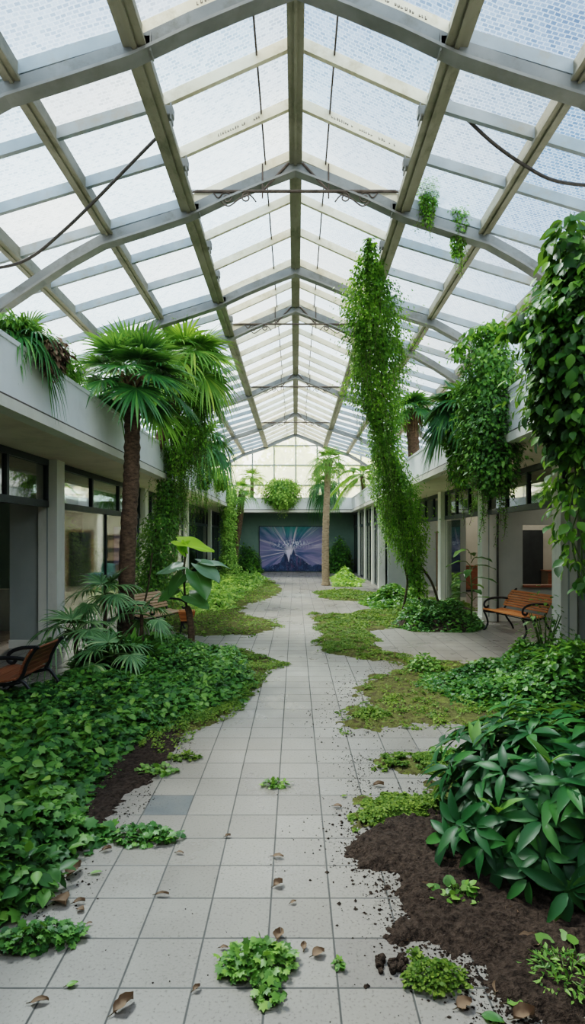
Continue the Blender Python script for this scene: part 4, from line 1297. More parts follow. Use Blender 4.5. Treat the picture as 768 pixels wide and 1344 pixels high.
patch('moss_patch', 'lower of two moss tongues left of the broad-leaved shrub', 'moss', RD, .02, .022, .09, 0.15, 'moss', 16, 7)

def hb(x, y): return .10 + .26 * fbm(x, y, .9, 77, 3) + .10 * np.clip((5 - y) / 2, 0, 1)
def near(x, y): return np.clip(1.6 - .08 * y, .85, 1.35)
cover('ground_ivy', 'deep green leafy bed filling the left foreground', 'ground cover', LBED, 30000, hb, .058, 'bed', LOBED, .10, .35, 21, .45, sizef=near, nf=3)
cover('ground_weed', 'broader weed leaves standing in the left leaf bed', 'ground cover', LBED, 3200, lambda x, y: hb(x, y) + .05, .060, 'weed', OVAL, .02, .3, 22, .5, clump=.52, sizef=near)
cover('low_weed', 'tiny yellow-green weeds fringing the left leaf bed', 'ground cover', LFRINGE, 12000, lambda x, y: .05 + 0 * x, .020, 'clover', ROUND, 0.19, .1, 23, .4, clump=.40)
cover('low_weed', 'tiny weeds over the left moss lawn', 'ground cover', LMOSS, 16000, lambda x, y: .05 + 0 * x, .040, 'clover', ROUND, 0.32, .2, 24, .4, clump=.36)
cover('ground_ivy', 'pale ivy bank along the far left shopfronts', 'ground cover', LIVY, 22000, lambda x, y: .16 + .30 * fbm(x, y, .6, 3, 3), .085, 'ivy_pale', ROUND, .25, .8, 25, .5)
patch('soil_bed', 'dark soil under the far left ivy bank', 'soil', LIVY, .1, .10, .5, .1, 'moss', 26, 2)
def hm(x, y): return .07 + .30 * np.clip((x - 1.1) / 2.0, 0, 1) * (.5 + .7 * fbm(x, y, 1.2, 31, 3))
cover('ground_ivy', 'dense ivy mound beside the near right column', 'ground cover', RMOUND, 26000, hm, .055, 'bed', ROUND, .12, .45, 27, .5)
patch('soil_bed', 'dark soil under the right ivy mound', 'soil', RMOUND, .06, .05, .4, .05, 'soil', 28, 3, mound=lambda x, y: hm(x, y) * .55 - .05)
cover('low_weed', 'tiny weeds over the moss in front of the right ivy mound', 'ground cover', RA, 12000, lambda x, y: .045 + 0 * x, .021, 'clover', ROUND, 0.22, .12, 29, .4, clump=.50)
cover('low_weed', 'tiny weeds over the curved moss band', 'ground cover', RB, 11000, lambda x, y: .04 + 0 * x, .024, 'clover', ROUND, 0.22, .12, 30, .4, clump=.47)
cover('low_weed', 'tiny weeds over the far moss strip', 'ground cover', RSTRIP, 9000, lambda x, y: .06 + 0 * x, .05, 'clover', ROUND, 0.32, .2, 31, .4, clump=.36)
cover('low_weed', 'tiny weeds over the moss strip near the slanting vine', 'ground cover', RSTRIP2, 7000, lambda x, y: .05 + 0 * x, .04, 'clover', ROUND, 0.29, .2, 32, .4, clump=.44)
cover('ground_ivy', 'rounded ivy mound at the foot of the slanting vine', 'ground cover', RMID, 16000, lambda x, y: .16 + .42 * fbm(x, y, .8, 13, 3), .06, 'bed', ROUND, .10, .5, 33, .5)
patch('soil_bed', 'dark soil under the ivy mound at the slanting vine', 'soil', RMID, .07, .05, .4, .05, 'soil', 34, 3, mound=lambda x, y: .15 + 0 * x)
cover('ground_ivy', 'small ivy mound behind the slanting vine', 'ground cover', RFAR, 9000, lambda x, y: .45 + 0 * x, .085, 'ivy', ROUND, .15, .9, 35, .5)
cover('low_weed', 'tiny weeds on the upper moss tongue by the shrub', 'ground cover', RC, 7000, lambda x, y: .05 + 0 * x, .020, 'clover', ROUND, 0.14, .08, 36, .4, clump=.47)
cover('low_weed', 'tiny weeds on the lower moss tongue by the shrub', 'ground cover', RD, 9000, lambda x, y: .05 + 0 * x, .019, 'clover', ROUND, 0.14, .08, 37, .4, clump=.47)
cover('ground_ivy', 'ivy heap at the far left foot of the mural', 'ground cover', FARL, 4000, lambda x, y: .5 + 0 * x, .10, 'ivy_pale', ROUND, .2, .9, 38, .5)
cover('ground_ivy', 'sunlit ivy heap behind the far right palm', 'ground cover', FARR, 7000, lambda x, y: .6 + 0 * x, .10, 'ivy_pale', ROUND, .2, .9, 39, .5)

# crumbs of soil and grit scattered on the tiles: nobody could count them
rng = np.random.default_rng(5)
def crumbs(name, label, centers, n, spread, size, mat, seed):
    rng = np.random.default_rng(seed)
    c = np.array(centers)[rng.integers(0, len(centers), n)]
    x = c[:, 0] + rng.normal(size=n) * spread; y = c[:, 1] + rng.normal(size=n) * spread * 1.3
    s = size * (0.3 + rng.random(n) ** 2 * 1.4)
    V0 = np.array([(1, 0, 0), (-1, 0, 0), (0, 1, 0), (0, -1, 0), (0, 0, .7), (0, 0, -.3)], float)
    T = np.array([(0, 2, 4), (2, 1, 4), (1, 3, 4), (3, 0, 4), (2, 0, 5), (1, 2, 5), (3, 1, 5), (0, 3, 5)])
    V = V0[None] * (s[:, None, None] * (0.6 + 0.8 * rng.random((n, 6, 1)))) + np.stack([x, y, s * .25], 1)[:, None]
    Fc = (T[None] + (np.arange(n) * 6)[:, None, None]).reshape(-1, 3)
    tag(link(name, np_mesh(name, V.reshape(-1, 3), [Fc], False), M[mat]), label, 'debris', kind='stuff')
edgeR = PX([(110, 600), (140, 560), (160, 640), (220, 700), (215, 690), (240, 760), (250, 830), (330, 870), (420, 890), (450, 940), (490, 1010), (540, 1050), (190, 470), (150, 400), (130, 350), (160, 420)], *o5)
crumbs('soil_crumbs', 'soil crumbs strewn along the edge of the right soil spill', edgeR, 1500, .06, .0042, 'soil', 1)
edgeM = PX([(95, 408), (150, 392), (132, 345), (160, 325), (230, 300), (320, 300), (260, 420), (180, 440), (120, 450), (60, 200), (110, 240), (170, 200), (220, 250), (300, 275), (200, 380), (280, 360)], *o4)
crumbs('soil_crumbs', 'brown crumbs over the moss in front of the right ivy mound', edgeM, 2200, .22, .0065, 'soil', 12)
edgeN = PX([(180, 365), (250, 350), (330, 345), (420, 340), (150, 500), (200, 460), (300, 450), (350, 430), (250, 505)], *o5)
crumbs('soil_crumbs', 'brown crumbs around the two moss tongues by the shrub', edgeN, 1300, .10, .005, 'soil', 13)
insR = PX([(200, 590), (300, 600), (380, 700), (300, 780), (420, 800), (520, 820), (520, 940), (620, 960), (600, 1040), (700, 1000), (460, 680), (250, 540), (700, 900)], *o5)
crumbs('soil_crumbs', 'coarse crumbs lying on the right soil spill', [(a, b) for a, b in insR], 4500, .16, .007, 'soil', 11)
edgeL = PX([(240, 985), (222, 1005), (190, 1040), (165, 1062), (150, 1090), (60, 1200), (110, 1150)])
crumbs('soil_crumbs', 'soil crumbs along the edge of the left soil', edgeL, 600, .07, .005, 'soil', 2)
mid = PX([(440, 905), (470, 960), (430, 1000), (470, 1030), (440, 1060), (430, 1110), (410, 950), (450, 870), (430, 830), (400, 1080)])
crumbs('soil_crumbs', 'specks of dirt over the middle of the walkway', mid, 400, .16, .004, 'soil', 3)
crumbs('soil_crumbs', 'small dark grit specks on the front tiles', PX([(100, 1300), (250, 1250), (360, 1180), (480, 1260), (200, 1200), (330, 1330)]), 90, .25, .003, 'soil', 4)

# ---- single weed clumps
clump('weed_clump', 'leafy green weed on the front tiles, bottom centre', 'weed', G(338, 1270), .118, .09, 420, .033, 'weed', LOBED, seed=1, squash=(1.25, .8), rot=.1)
clump('weed_clump', 'small leafy weed in a tile joint just below the bottom centre clump', 'weed', G(352, 1308), .055, .05, 60, .032, 'weed', LOBED, seed=2)
clump('weed_clump', 'leafy weed in the bottom left corner reaching over the tiles', 'weed', G(52, 1236), .125, .07, 330, .034, 'bed', LOBED, seed=3, squash=(1.5, .6), rot=.15)
clump('weed_clump', 'weed runner reaching right from the left leaf bed onto the tiles', 'weed', G(190, 1101), .16, .06, 320, .036, 'bed', LOBED, seed=4, squash=(1.3, .55), rot=-.05)
clump('weed_clump', 'small flat weed alone in the middle of the walkway', 'weed', G(362, 1031), .075, .035, 90, .030, 'weed', LOBED, seed=5, squash=(1.2, .7))
clump('weed_clump', 'low weed by the left soil, nearest the slate coloured tile', 'weed', G(205, 1014), .12, .045, 120, .036, 'weed', LOBED, seed=6, squash=(1.3, .7))
clump('weed_clump', 'low weed at the tip of the left soil', 'weed', G(242, 996), .10, .04, 110, .034, 'clover', LOBED, seed=7, squash=(1.2, .6))
clump('weed_clump', 'yellow-green cushion weed on the front tiles right of centre', 'weed', G(572, 1290), .105, .075, 900, .015, 'clover', ROUND, seed=8, squash=(1.2, .8))
clump('weed_clump', 'tiny sprig on the tiles above the cushion weed', 'weed', G(545, 1258), .03, .025, 40, .018, 'clover', ROUND, seed=9)
clump('weed_clump', 'tiny sprig in a tile joint right of the bottom centre clump', 'weed', G(444, 1269), .022, .016, 26, .020, 'weed', ROUND, seed=10)
clump('weed_clump', 'feathery weed in the bottom right corner', 'weed', G(742, 1290), .15, .10, 330, .030, 'weed', SLIM, seed=11, squash=(1.0, 1.0))
clump('weed_clump', 'young weed on the soil under the left side of the shrub', 'weed', G(600, 1178), .10, .06, 70, .040, 'weed', ROUND, seed=12, squash=(1.3, .8))
clump('weed_clump', 'leafy weed standing on the upper moss tongue', 'weed', G(590, 1000), .14, .12, 160, .048, 'weed', LOBED, seed=13)
clump('weed_clump', 'yellowish weed tuft on the lower left moss of the right mound', 'weed', G(490, 940), .16, .07, 260, .030, 'clover', ROUND, seed=14, squash=(1.2, .8))
clump('weed_clump', 'small green weed hump left of the right ivy mound', 'weed', G(558, 880), .24, .22, 420, .042, 'weed', ROUND, seed=15)
clump('weed_clump', 'fresh green weed between the ivy mound and the shrub', 'weed', G(690, 962), .30, .20, 260, .060, 'weed', OVAL, seed=16, squash=(1.3, .9))
clump('weed_clump', 'broad-leaved weed at the left edge of the leaf bed by the front tiles', 'weed', G(28, 1168), .20, .26, 120, .075, 'bed', OVAL, seed=17)
clump('weed_clump', 'pointed seedling rising from the left leaf bed', 'weed', G(40, 1010), .22, .40, 90, .11, 'weed', OVAL, seed=18)
clump('weed_clump', 'round leaves scattered on the soil at the right edge', 'weed', G(758, 1262), .12, .05, 18, .075, 'weed', ROUND, seed=19)

# ---- fallen leaves, each one its own
DL = [
 (162, 1323, .115, .06, .9, 'large curled brown leaf at the bottom left'),
 (52, 1317, .085, .035, .2, 'narrow brown leaf in a tile joint, bottom left corner'),
 (97, 1146, .13, .085, 1.2, 'big upright curled tan leaf beside the left leaf bed'),
 (80, 1186, .12, .10, -.7, 'pale broken tan leaf on the tiles below the left bed'),
 (104, 1186, .07, .03, .3, 'small brown leaf beside the pale broken leaf, farther one'),
 (106, 1196, .05, .035, -.3, 'small brown leaf beside the pale broken leaf, nearer one'),
 (140, 1117, .07, .035, .5, 'orange brown leaf at the foot of the weed runner'),
 (117, 1214, .035, .016, .4, 'tiny brown leaf right of the bottom left weed'),
 (213, 1176, .085, .022, .05, 'thin brown leaf lying along a tile joint'),
 (236, 1121, .06, .022, -.2, 'thin tan leaf under the end of the weed runner'),
 (299, 1099, .045, .025, .4, 'small tan leaf on the tiles left of the centre joint'),
 (365, 1126, .08, .034, -.1, 'curled brown leaf on the centre joint'),
 (365, 1163, .07, .05, .6, 'crumpled dark brown leaf on the centre joint'),
 (385, 1186, .04, .022, .5, 'tiny brown leaf right of the centre joint'),
 (366, 1231, .07, .05, 1.3, 'rust brown leaf behind the bottom centre weed'),
 (294, 1246, .045, .022, 0, 'small tan leaf left of the bottom centre weed'),
 (258, 1300, .045, .025, .8, 'small tan scrap on a joint near the bottom'),
 (418, 1254, .075, .05, .5, 'brown leaf right of the bottom centre weed'),
 (399, 1245, .05, .03, 1.5, 'small brown leaf between the bottom centre weed and the walkway edge'),
 (443, 1060, .075, .04, -.3, 'brown leaf on the walkway left of the lower moss tongue'),
 (497, 1032, .10, .05, .1, 'reddish brown leaf between the two moss tongues'),
 (697, 1243, .15, .11, .3, 'large pale tan leaf on the soil under the shrub'),
 (672, 1206, .10, .07, .8, 'yellowish leaf on the soil below the shrub, farther left'),
 (732, 1250, .09, .06, -.4, 'tan leaf right of the large pale leaf'),
 (638, 1245, .075, .05, 1.0, 'tan oval leaf on the soil left of the large pale leaf'),
 (610, 1322, .09, .06, .4, 'brownish leaf by the cushion weed'),
 (688, 1338, .11, .07, .2, 'rust brown leaf at the bottom edge on the right'),
 (652, 1298, .08, .035, 1.1, 'thin orange leaf on the soil, bottom right'),
 (726, 1318, .09, .06, 1.9, 'brown leaf near the bottom right corner'),
 (530, 1237, .05, .03, 0, 'small brown leaf at the edge of the soil spill'),
 (560, 1172, .12, .07, .2, 'pale leaf flake on the soil above the cushion weed'),
 (162, 963, .10, .06, .4, 'tan leaf on the left soil, larger of two'),
 (128, 960, .07, .04, 1.2, 'orange leaf caught in the left leaf bed'),
]
for i, (px, py, L, W, r, lb) in enumerate(DL):
    curled_leaf('dead_leaf', lb, G(px, py), L * .82, W * .9, r, .45 if i % 2 else .8, lift=L * .16, seed=i)
GL = [
 (95, 1294, .055, .03, .5, 'fresh green leaf alone on a front left tile', 'weed'),
 (126, 1147, .075, .028, .3, 'fresh green leaf beside the upright tan leaf', 'weed'),
 (583, 1162, .11, .075, .2, 'grey-green leaf on the soil left of the shrub', 'ear_dark'),
 (588, 1212, .06, .05, .6, 'round green leaf on the soil below the grey-green leaf', 'weed'),
 (637, 1205, .065, .045, -.4, 'round green leaf on the soil under the shrub', 'weed'),
 (655, 1232, .10, .06, -.1, 'olive leaf on the soil left of the large pale leaf', 'ear_dark'),
 (683, 1318, .13, .055, .1, 'long green leaf near the bottom edge on the right', 'weed'),
 (712, 1312, .13, .05, -.9, 'bright green leaf right of the long green leaf', 'ear_bright'),
 (755, 1310, .11, .07, .5, 'green leaf in the bottom right corner', 'weed'),
 (647, 1340, .10, .05, -.5, 'small green leaf at the bottom edge', 'ear_dark'),
 (733, 1222, .14, .06, -.8, 'dark green leaf fallen below the shrub', 'shrub'),
 (452, 1046, .05, .03, .2, 'small green leaf on the walkway near the moss tongue', 'clover'),
]
for i, (px, py, L, W, r, lb, mt) in enumerate(GL):
    curled_leaf('fallen_leaf', lb, G(px, py), L * .85, W, r, .2, mat=mt, lift=L * .1, seed=60 + i, cat='fallen leaf', ragged=.03)
# clod of earth on the tiles
rng = np.random.default_rng(9)
mbc = MB()
for i in range(26):
    s = rng.uniform(.008, .022); x, y = rng.normal(size=2) * (.04, .02)
    Mx = Matrix.Translation((x, y, s * .6)) @ Matrix.Rotation(rng.random() * 6, 4, 'Z') @ Matrix.Rotation(rng.random() * 2, 4, 'X')
    mbc.bevel_box(-s, s, -s * .8, s * .8, -s * .6, s * .6, s * .35, Mx)
o = mbc.build('soil_clod', M['soil']); o.location = (*G(511, 1268), 0)
tag(o, 'lumpy dark clod of earth on the tiles left of the cushion weed', 'clod')

# ================================================================== SHRUBS AND PLANTS
def broad_shrub():
    rng = np.random.default_rng(4)
    cx, cy = 1.72, 3.62
    root = empty('broadleaf_shrub', (cx, cy, 0), label='large glossy dark green shrub with broad drooping leaves on the right', cat='shrub')
    P_, D_, U_, S_ = [], [], [], []
    nr = 350
    for k in range(nr):
        t = (k + .5) / nr
        el = math.asin(min(1, .04 + .96 * t)); az = k * 2.39996
        rr = rng.uniform(.70, 1.12)
        c = np.array([math.cos(az) * math.cos(el) * .80 * rr, math.sin(az) * math.cos(el) * .82 * rr, max(.10, .10 + math.sin(el) * .60 * rr + .05 * math.sin(az * 3))])
        ov = np.array([math.cos(az) * math.cos(el), math.sin(az) * math.cos(el), math.sin(el)])
        nl = rng.integers(6, 10)
        for j in range(nl):
            a = 2 * PI * j / nl + rng.normal() * .25
            # rosette frame round the outward direction, biased upwards
            w = norm((ov + np.array([0, 0, .55]))[None])[0]
            s1 = np.cross(w, (0, 0, 1.0)); s1 = s1 / (np.linalg.norm(s1) + 1e-6); s2 = np.cross(w, s1)
            d = s1 * math.cos(a) + s2 * math.sin(a) + w * rng.uniform(.1, .8)
            d = d + np.array([0, 0, -.12])
            P_.append(c + d * .015); D_.append(d); U_.append(w + rng.normal(size=3) * .15); S_.append(rng.uniform(.11, .21))
    leaves('foliage', LANCE, np.array(P_), np.array(D_), np.array(U_), np.array(S_), M['shrub'], root)
    # young upright shoots at the tips
    P2, D2, U2, S2 = [], [], [], []
    for (x, y, z) in ((-.05, -.72, .38), (-.62, -.42, .34), (.25, -.6, .62), (-.35, -.45, .62), (.1, -.2, .78), (-.6, .05, .55)):
        for j in range(3):
            a = rng.random() * 6.28
            P2.append((x, y, z)); D2.append((math.cos(a) * .5, math.sin(a) * .5 - .1, 1)); U2.append((-math.cos(a), -math.sin(a) - .4, .5)); S2.append(rng.uniform(.12, .18))
    leaves('young_leaves', LANCE, np.array(P2), np.array(D2), np.array(U2), np.array(S2), M['weed'], root)
    for i in range(9):
        a = i * .7; e = (math.cos(a) * .5, math.sin(a) * .5, .55)
        MB().tube([(math.cos(a) * .08, math.sin(a) * .08, 0), (e[0] * .5, e[1] * .5, .3), e], [.016, .013, .007], 6).build('stem', M['stem_green'], root, True)
broad_shrub()

# ---- big right climber
vine('climbing_vine', 'big dark broad-leaved climber hanging in from the right edge', 'climber',
     [(2.98, 5.3, 4.55), (2.75, 5.35, 4.25), (2.68, 5.4, 3.6), (2.66, 5.4, 3.0), (2.62, 5.4, 2.6)], [.22, .50, .56, .48, .25], 9500, .100, 'climber', OVAL,
     stems=5, seed=3, stem_r=.014, squash=(1, .8, 1), lump=.35)
vine('climbing_vine', 'looser leafy stems of climber trailing down past the near right column', 'climber',
     [(2.86, 5.5, 3.5), (2.75, 5.5, 2.75), (2.68, 5.5, 2.3), (2.62, 5.5, 1.9), (2.70, 5.5, 1.5), (2.85, 5.5, 1.25)], [.10, .32, .28, .20, .15, .08], 560, .105, 'climber', OVAL,
     stems=4, seed=5, stem_r=.007, lump=.4, stem_mat='stem_green')
vine('climbing_vine', 'upright leafy tip of climber reaching up at the right edge', 'climber',
     [(2.50, 5.3, 4.78), (2.46, 5.3, 4.60), (2.52, 5.3, 4.35), (2.7, 5.3, 4.15)], [.06, .16, .26, .30], 190, .15, 'climber', OVAL, stems=2, seed=6, stem_r=.007, stem_mat='stem_green')
vine('climbing_vine', 'bright leafy shoots of climber spreading left above the hanging planter vine', 'climber',
     [(2.02, 5.5, 3.75), (2.2, 5.45, 3.85), (2.45, 5.4, 3.9), (2.6, 5.4, 3.7)], [.08, .2, .3, .3], 420, .105, 'climber', OVAL, stems=2, seed=7, stem_r=.006, stem_mat='stem_green')

# ---- slanting vine on the right, roof to floor
vine('hanging_vine', 'tall slanting column of small-leaved vine from roof to floor on the right', 'vine',
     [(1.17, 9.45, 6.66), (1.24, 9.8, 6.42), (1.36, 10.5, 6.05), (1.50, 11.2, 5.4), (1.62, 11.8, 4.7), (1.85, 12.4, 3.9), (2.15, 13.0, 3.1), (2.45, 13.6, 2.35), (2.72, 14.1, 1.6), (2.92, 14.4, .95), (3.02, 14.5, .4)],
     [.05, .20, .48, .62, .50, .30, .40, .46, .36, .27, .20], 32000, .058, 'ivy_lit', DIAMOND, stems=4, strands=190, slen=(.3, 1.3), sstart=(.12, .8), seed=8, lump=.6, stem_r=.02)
for k, (dx, dy) in enumerate(((.0, .0), (.28, .1), (-.22, -.1))):
    a = P(540 + dx * 40, 742, 14.4)
    tag(MB().tube(bez([a, (3.05 + dx * 1.3, 14.6 + dy, .7), (3.1 + dx * 2.0, 14.7 + dy, 0.0)], 6), [.03] * 13, 7).build('vine_trunk', M['stem'], None, True),
        ['bare brown vine stem at the foot of the slanting vine, middle one', 'bare brown vine stem at the foot of the slanting vine, right one', 'bare brown vine stem at the foot of the slanting vine, left one'][k], 'vine stem')
# ---- planter vine on the right parapet
vine('hanging_vine', 'bushy vine tumbling over the right parapet beside the small fan palm', 'vine',
     [(2.72, 8.3, 4.75), (2.74, 8.3, 4.4), (2.74, 8.3, 3.9), (2.74, 8.25, 3.3), (2.76, 8.2, 2.75), (2.8, 8.2, 2.45)], [.08, .34, .44, .38, .34, .16], 9500, .062, 'ivy', DIAMOND, stems=3, strands=70, slen=(.3, .9), sstart=(.3, .95), seed=9)
vine('hanging_vine', 'narrow vine trailing over the right parapet under the small fan palm', 'vine',
     [(2.80, 9.9, 4.1), (2.76, 9.9, 3.6), (2.76, 9.9, 3.0), (2.78, 9.9, 2.7)], [.12, .25, .22, .08], 2600, .06, 'ivy_lit', DIAMOND, stems=2, strands=36, slen=(.3, 1.0), sstart=(.1, .9), seed=10)
vine('leafy_sprig', 'light green arching sprigs on top of the right parapet vine', 'vine',
     [(2.2, 8.2, 4.35), (2.45, 8.2, 4.7), (2.75, 8.2, 4.85), (2.95, 8.2, 4.6)], [.06, .12, .16, .1], 200, .10, 'ivy_lit', OVAL, stems=2, seed=12, stem_r=.005, stem_mat='stem_green')
# ---- tufts on the roof beam
for k, (px, py, d, L, n) in enumerate(((560, 262, 8.3, .55, 700), (600, 300, 8.45, .62, 900))):
    a = P(px, py - 20, d)
    vine('trailing_vine', ['small vine tuft hanging from the roof arch, left of two', 'small vine tuft hanging from the roof arch, right of two'][k], 'vine',
         [tuple(a + Vector((0, 0, .05))), tuple(a + Vector((.03, 0, -L * .35))), tuple(a + Vector((.0, 0, -L)))], [.13, .12, .05], n, .05, 'ivy_lit', DIAMOND, stems=2, strands=14, slen=(.2, .7), sstart=(.0, .5), seed=20 + k, stem_r=.006)
# ---- left hanging vine with the second palm
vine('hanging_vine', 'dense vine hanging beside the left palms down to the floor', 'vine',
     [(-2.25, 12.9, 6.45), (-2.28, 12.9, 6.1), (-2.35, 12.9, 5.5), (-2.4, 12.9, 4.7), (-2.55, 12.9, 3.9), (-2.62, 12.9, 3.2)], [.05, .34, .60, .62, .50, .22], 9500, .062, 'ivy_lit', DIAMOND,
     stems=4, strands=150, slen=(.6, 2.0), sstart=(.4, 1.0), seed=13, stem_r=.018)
vine('hanging_vine', 'dark lower mass of vine climbing the left shopfront below the hanging vine', 'vine',
     [(-2.75, 12.9, 3.1), (-2.85, 12.9, 2.4), (-3.0, 12.9, 1.9), (-3.1, 12.9, 1.2), (-3.15, 12.9, .35)], [.30, .30, .46, .52, .45], 7500, .065, 'ivy', DIAMOND, stems=5, strands=30, slen=(.3, .9), seed=14, stem_r=.016)
o = MB().tube(bez([(-2.55, 10.9, 0), (-2.5, 10.95, .55), (-2.42, 11.0, 1.0), (-2.36, 11.0, 1.55)], 6), [.026 - .0007 * i for i in range(19)], 7).build('dead_branch', M['stem'], None, True)
o.location = (-.35, .1, 0)
tag(o, 'dark bare branch leaning up behind the tall left palm trunk', 'branch')
vine('hanging_vine', 'column of ivy down the far left parapet to the floor', 'vine',
     [(-2.78, 24.6, 3.95), (-2.78, 24.6, 3.4), (-2.80, 24.6, 2.4), (-2.80, 24.6, 1.2), (-2.8, 24.6, .2)], [.28, .34, .32, .36, .45], 6500, .085, 'ivy_pale', DIAMOND, stems=3, strands=16, slen=(.3, .9), seed=15)
vine('hanging_vine', 'thin vine strands trailing over the left parapet behind the palms', 'vine',
     [(-2.80, 17.6, 4.2), (-2.76, 17.6, 3.8), (-2.75, 17.6, 3.3)], [.25, .30, .12], 1500, .075, 'ivy_lit', DIAMOND, stems=2, strands=22, slen=(.4, 1.2), seed=16)
vine('hanging_vine', 'leafy vine spilling over the left parapet before the far ivy column', 'vine',
     [(-2.85, 20.6, 4.25), (-2.76, 20.8, 3.95), (-2.74, 21.4, 3.6)], [.25, .4, .3], 2200, .09, 'ivy_pale', DIAMOND, stems=2, strands=14, slen=(.3, .9), seed=17)
vine('hanging_bush', 'round hanging bush spilling over the far parapet above the mural', 'vine',
     [(-.72, 29.85, 4.75), (-.70, 29.8, 4.3), (-.68, 29.75, 3.8), (-.66, 29.75, 3.35)], [.55, .90, .80, .35], 6500, .11, 'ivy_pale', DIAMOND, stems=2, strands=26, slen=(.2, .7), seed=18, squash=(1, .6, 1))

# ================================================================== PALMS
palm('fan_palm', 'tall fan palm with a bare brown trunk in the left leaf bed', 'palm', (-2.60, 8.95, 0), (-2.50, 9.0, 4.28), .125, .115, 'fan', 26, .66, .52, 'palm', seed=2, el1=-.55, nb=32, droop=.32, width=.026, sag=.12,
     mid=[(-2.56, 8.95, 1.6), (-2.50, 8.97, 3.0)])
palm('fan_palm', 'yellow-green fan palm behind the tall left palm, wrapped in hanging vine', 'palm', (-3.15, 12.6, 3.3), (-2.25, 12.35, 5.55), .12, .10, 'fan', 22, .85, .60, 'palm_lit', seed=3, el1=-.7, nb=32, droop=.5, width=.028)
palm('fan_palm', 'spiky palm with dry hanging fronds on the near left parapet', 'palm', (-3.05, 6.5, 3.6), (-3.02, 6.5, 4.0), .09, .09, 'fan', 18, .40, .22, 'palm', seed=4, el1=-.5, nb=26, skirt=0, boots=False, width=.014, droop=.9)
vine('dry_frond_bundle', 'bundle of dry brown fronds drooping from the near left parapet', 'dry fronds', [(-2.72, 6.55, 4.05), (-2.70, 6.55, 3.92), (-2.72, 6.55, 3.72)], [.10, .13, .06], 500, .10, 'deadleaf', SLIM, stems=2, strands=10, slen=(.1, .25), seed=41)
vine('hanging_vine', 'dark leafy plant filling the near left parapet planter', 'vine', [(-3.15, 6.1, 4.15), (-3.05, 6.6, 4.15), (-3.0, 7.3, 4.05), (-2.98, 7.9, 3.95)], [.16, .28, .28, .15], 2600, .075, 'ivy', SLIM, stems=2, strands=10, slen=(.1, .25), seed=42)
palm('palm_tree', 'drooping palm on the left parapet behind the hanging vine', 'palm', (-3.05, 17.8, 3.5), (-2.85, 17.9, 4.75), .10, .09, 'fan', 16, .85, .60, 'palm', seed=5, el1=-.7, droop=.9)
palm('palm_tree', 'slim leaning palm with a thin trunk at the far left', 'palm', (-2.62, 25.4, 0), (-2.32, 25.4, 3.85), .13, .15, 'fan', 16, .52, .42, 'palm_lit', seed=6, el1=-.45, nb=22, droop=.6, width=.014, spread=100,
     mid=[(-2.60, 25.4, 1.2), (-2.42, 25.4, 2.6)], boots=False)
palm('palm_tree', 'small palm standing on the far parapet left of the hanging bush', 'palm', (-2.25, 30.35, 3.3), (-2.25, 30.3, 4.9), .10, .09, 'fan', 15, .55, .45, 'palm_lit', seed=7, el1=-.4, nb=22, width=.014, boots=False, droop=.5, spread=100)
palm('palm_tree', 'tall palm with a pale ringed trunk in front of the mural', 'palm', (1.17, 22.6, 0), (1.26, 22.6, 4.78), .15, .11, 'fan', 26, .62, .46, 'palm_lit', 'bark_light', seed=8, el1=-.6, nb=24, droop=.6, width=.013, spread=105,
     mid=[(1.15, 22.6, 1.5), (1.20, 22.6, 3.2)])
palm('palm_tree', 'drooping palm on the far parapet behind the tall far palm', 'palm', (1.45, 30.3, 3.3), (1.45, 30.2, 4.55), .10, .10, 'fan', 16, .85, .55, 'palm', seed=9, el1=-.9, nb=22, droop=.9, boots=False)
palm('palm_tree', 'leafy palm on the far end of the right parapet', 'palm', (3.1, 26.0, 3.3), (2.95, 26.0, 4.55), .10, .10, 'feather', 14, 1.15, .25, 'palm_lit', seed=10, el1=-.5, nb=40, droop=.7, width=.017, boots=False)
palm('fan_palm', 'palm with a shaggy dry skirt on the right parapet behind the slanting vine', 'palm', (3.1, 15.2, 3.3), (3.0, 15.2, 5.15), .14, .16, 'fan', 14, .55, .35, 'palm', seed=11, el1=-.3, nb=22, skirt=46, boots=False)
palm('fan_palm', 'small blue-green fan palm on the right parapet', 'palm', (3.05, 10.0, 3.3), (2.86, 10.0, 4.05), .09, .09, 'fan', 18, .58, .36, 'palm', seed=12, el1=-.6, nb=28)
# understory palms in the left bed
for k, (px, py, d, z, R, nf, lb) in enumerate((
        (100, 842, 8.0, .60, .52, 9, 'low fan palm seedling nearest the reddish brown bench'),
        (138, 792, 8.7, .85, .46, 8, 'fan palm seedling against the tall left palm trunk'),
        (150, 872, 7.6, .36, .46, 9, 'spreading low fan palm in front of the tall left palm trunk'),
        (186, 818, 8.6, .50, .36, 7, 'fan palm seedling just right of the tall left palm trunk'))):
    c = P(px, py - 12, d)
    palm('palm_seedling', lb, 'palm', (c.x, c.y, 0), (c.x, c.y, max(.3, c.z)), .03, .025, 'fan', nf, R, .30, 'palm_blue', seed=30 + k, el0=1.3, el1=-.2, nb=18, droop=.55, width=.017, spread=105, boots=False)
bush('tufted_plant', 'thick grassy tuft between the low fan palms of the left bed', 'plant', (-2.38, 7.9, 0), (.58, .46, .36), 2400, .18, 'bed', SLIM, seed=35, droop=.25)
bush('tufted_plant', 'dark leafy bush at the foot of the tall left palm trunk', 'plant', (-2.15, 8.8, 0), (.50, .42, .30), 1800, .10, 'ivy', OVAL, seed=36)

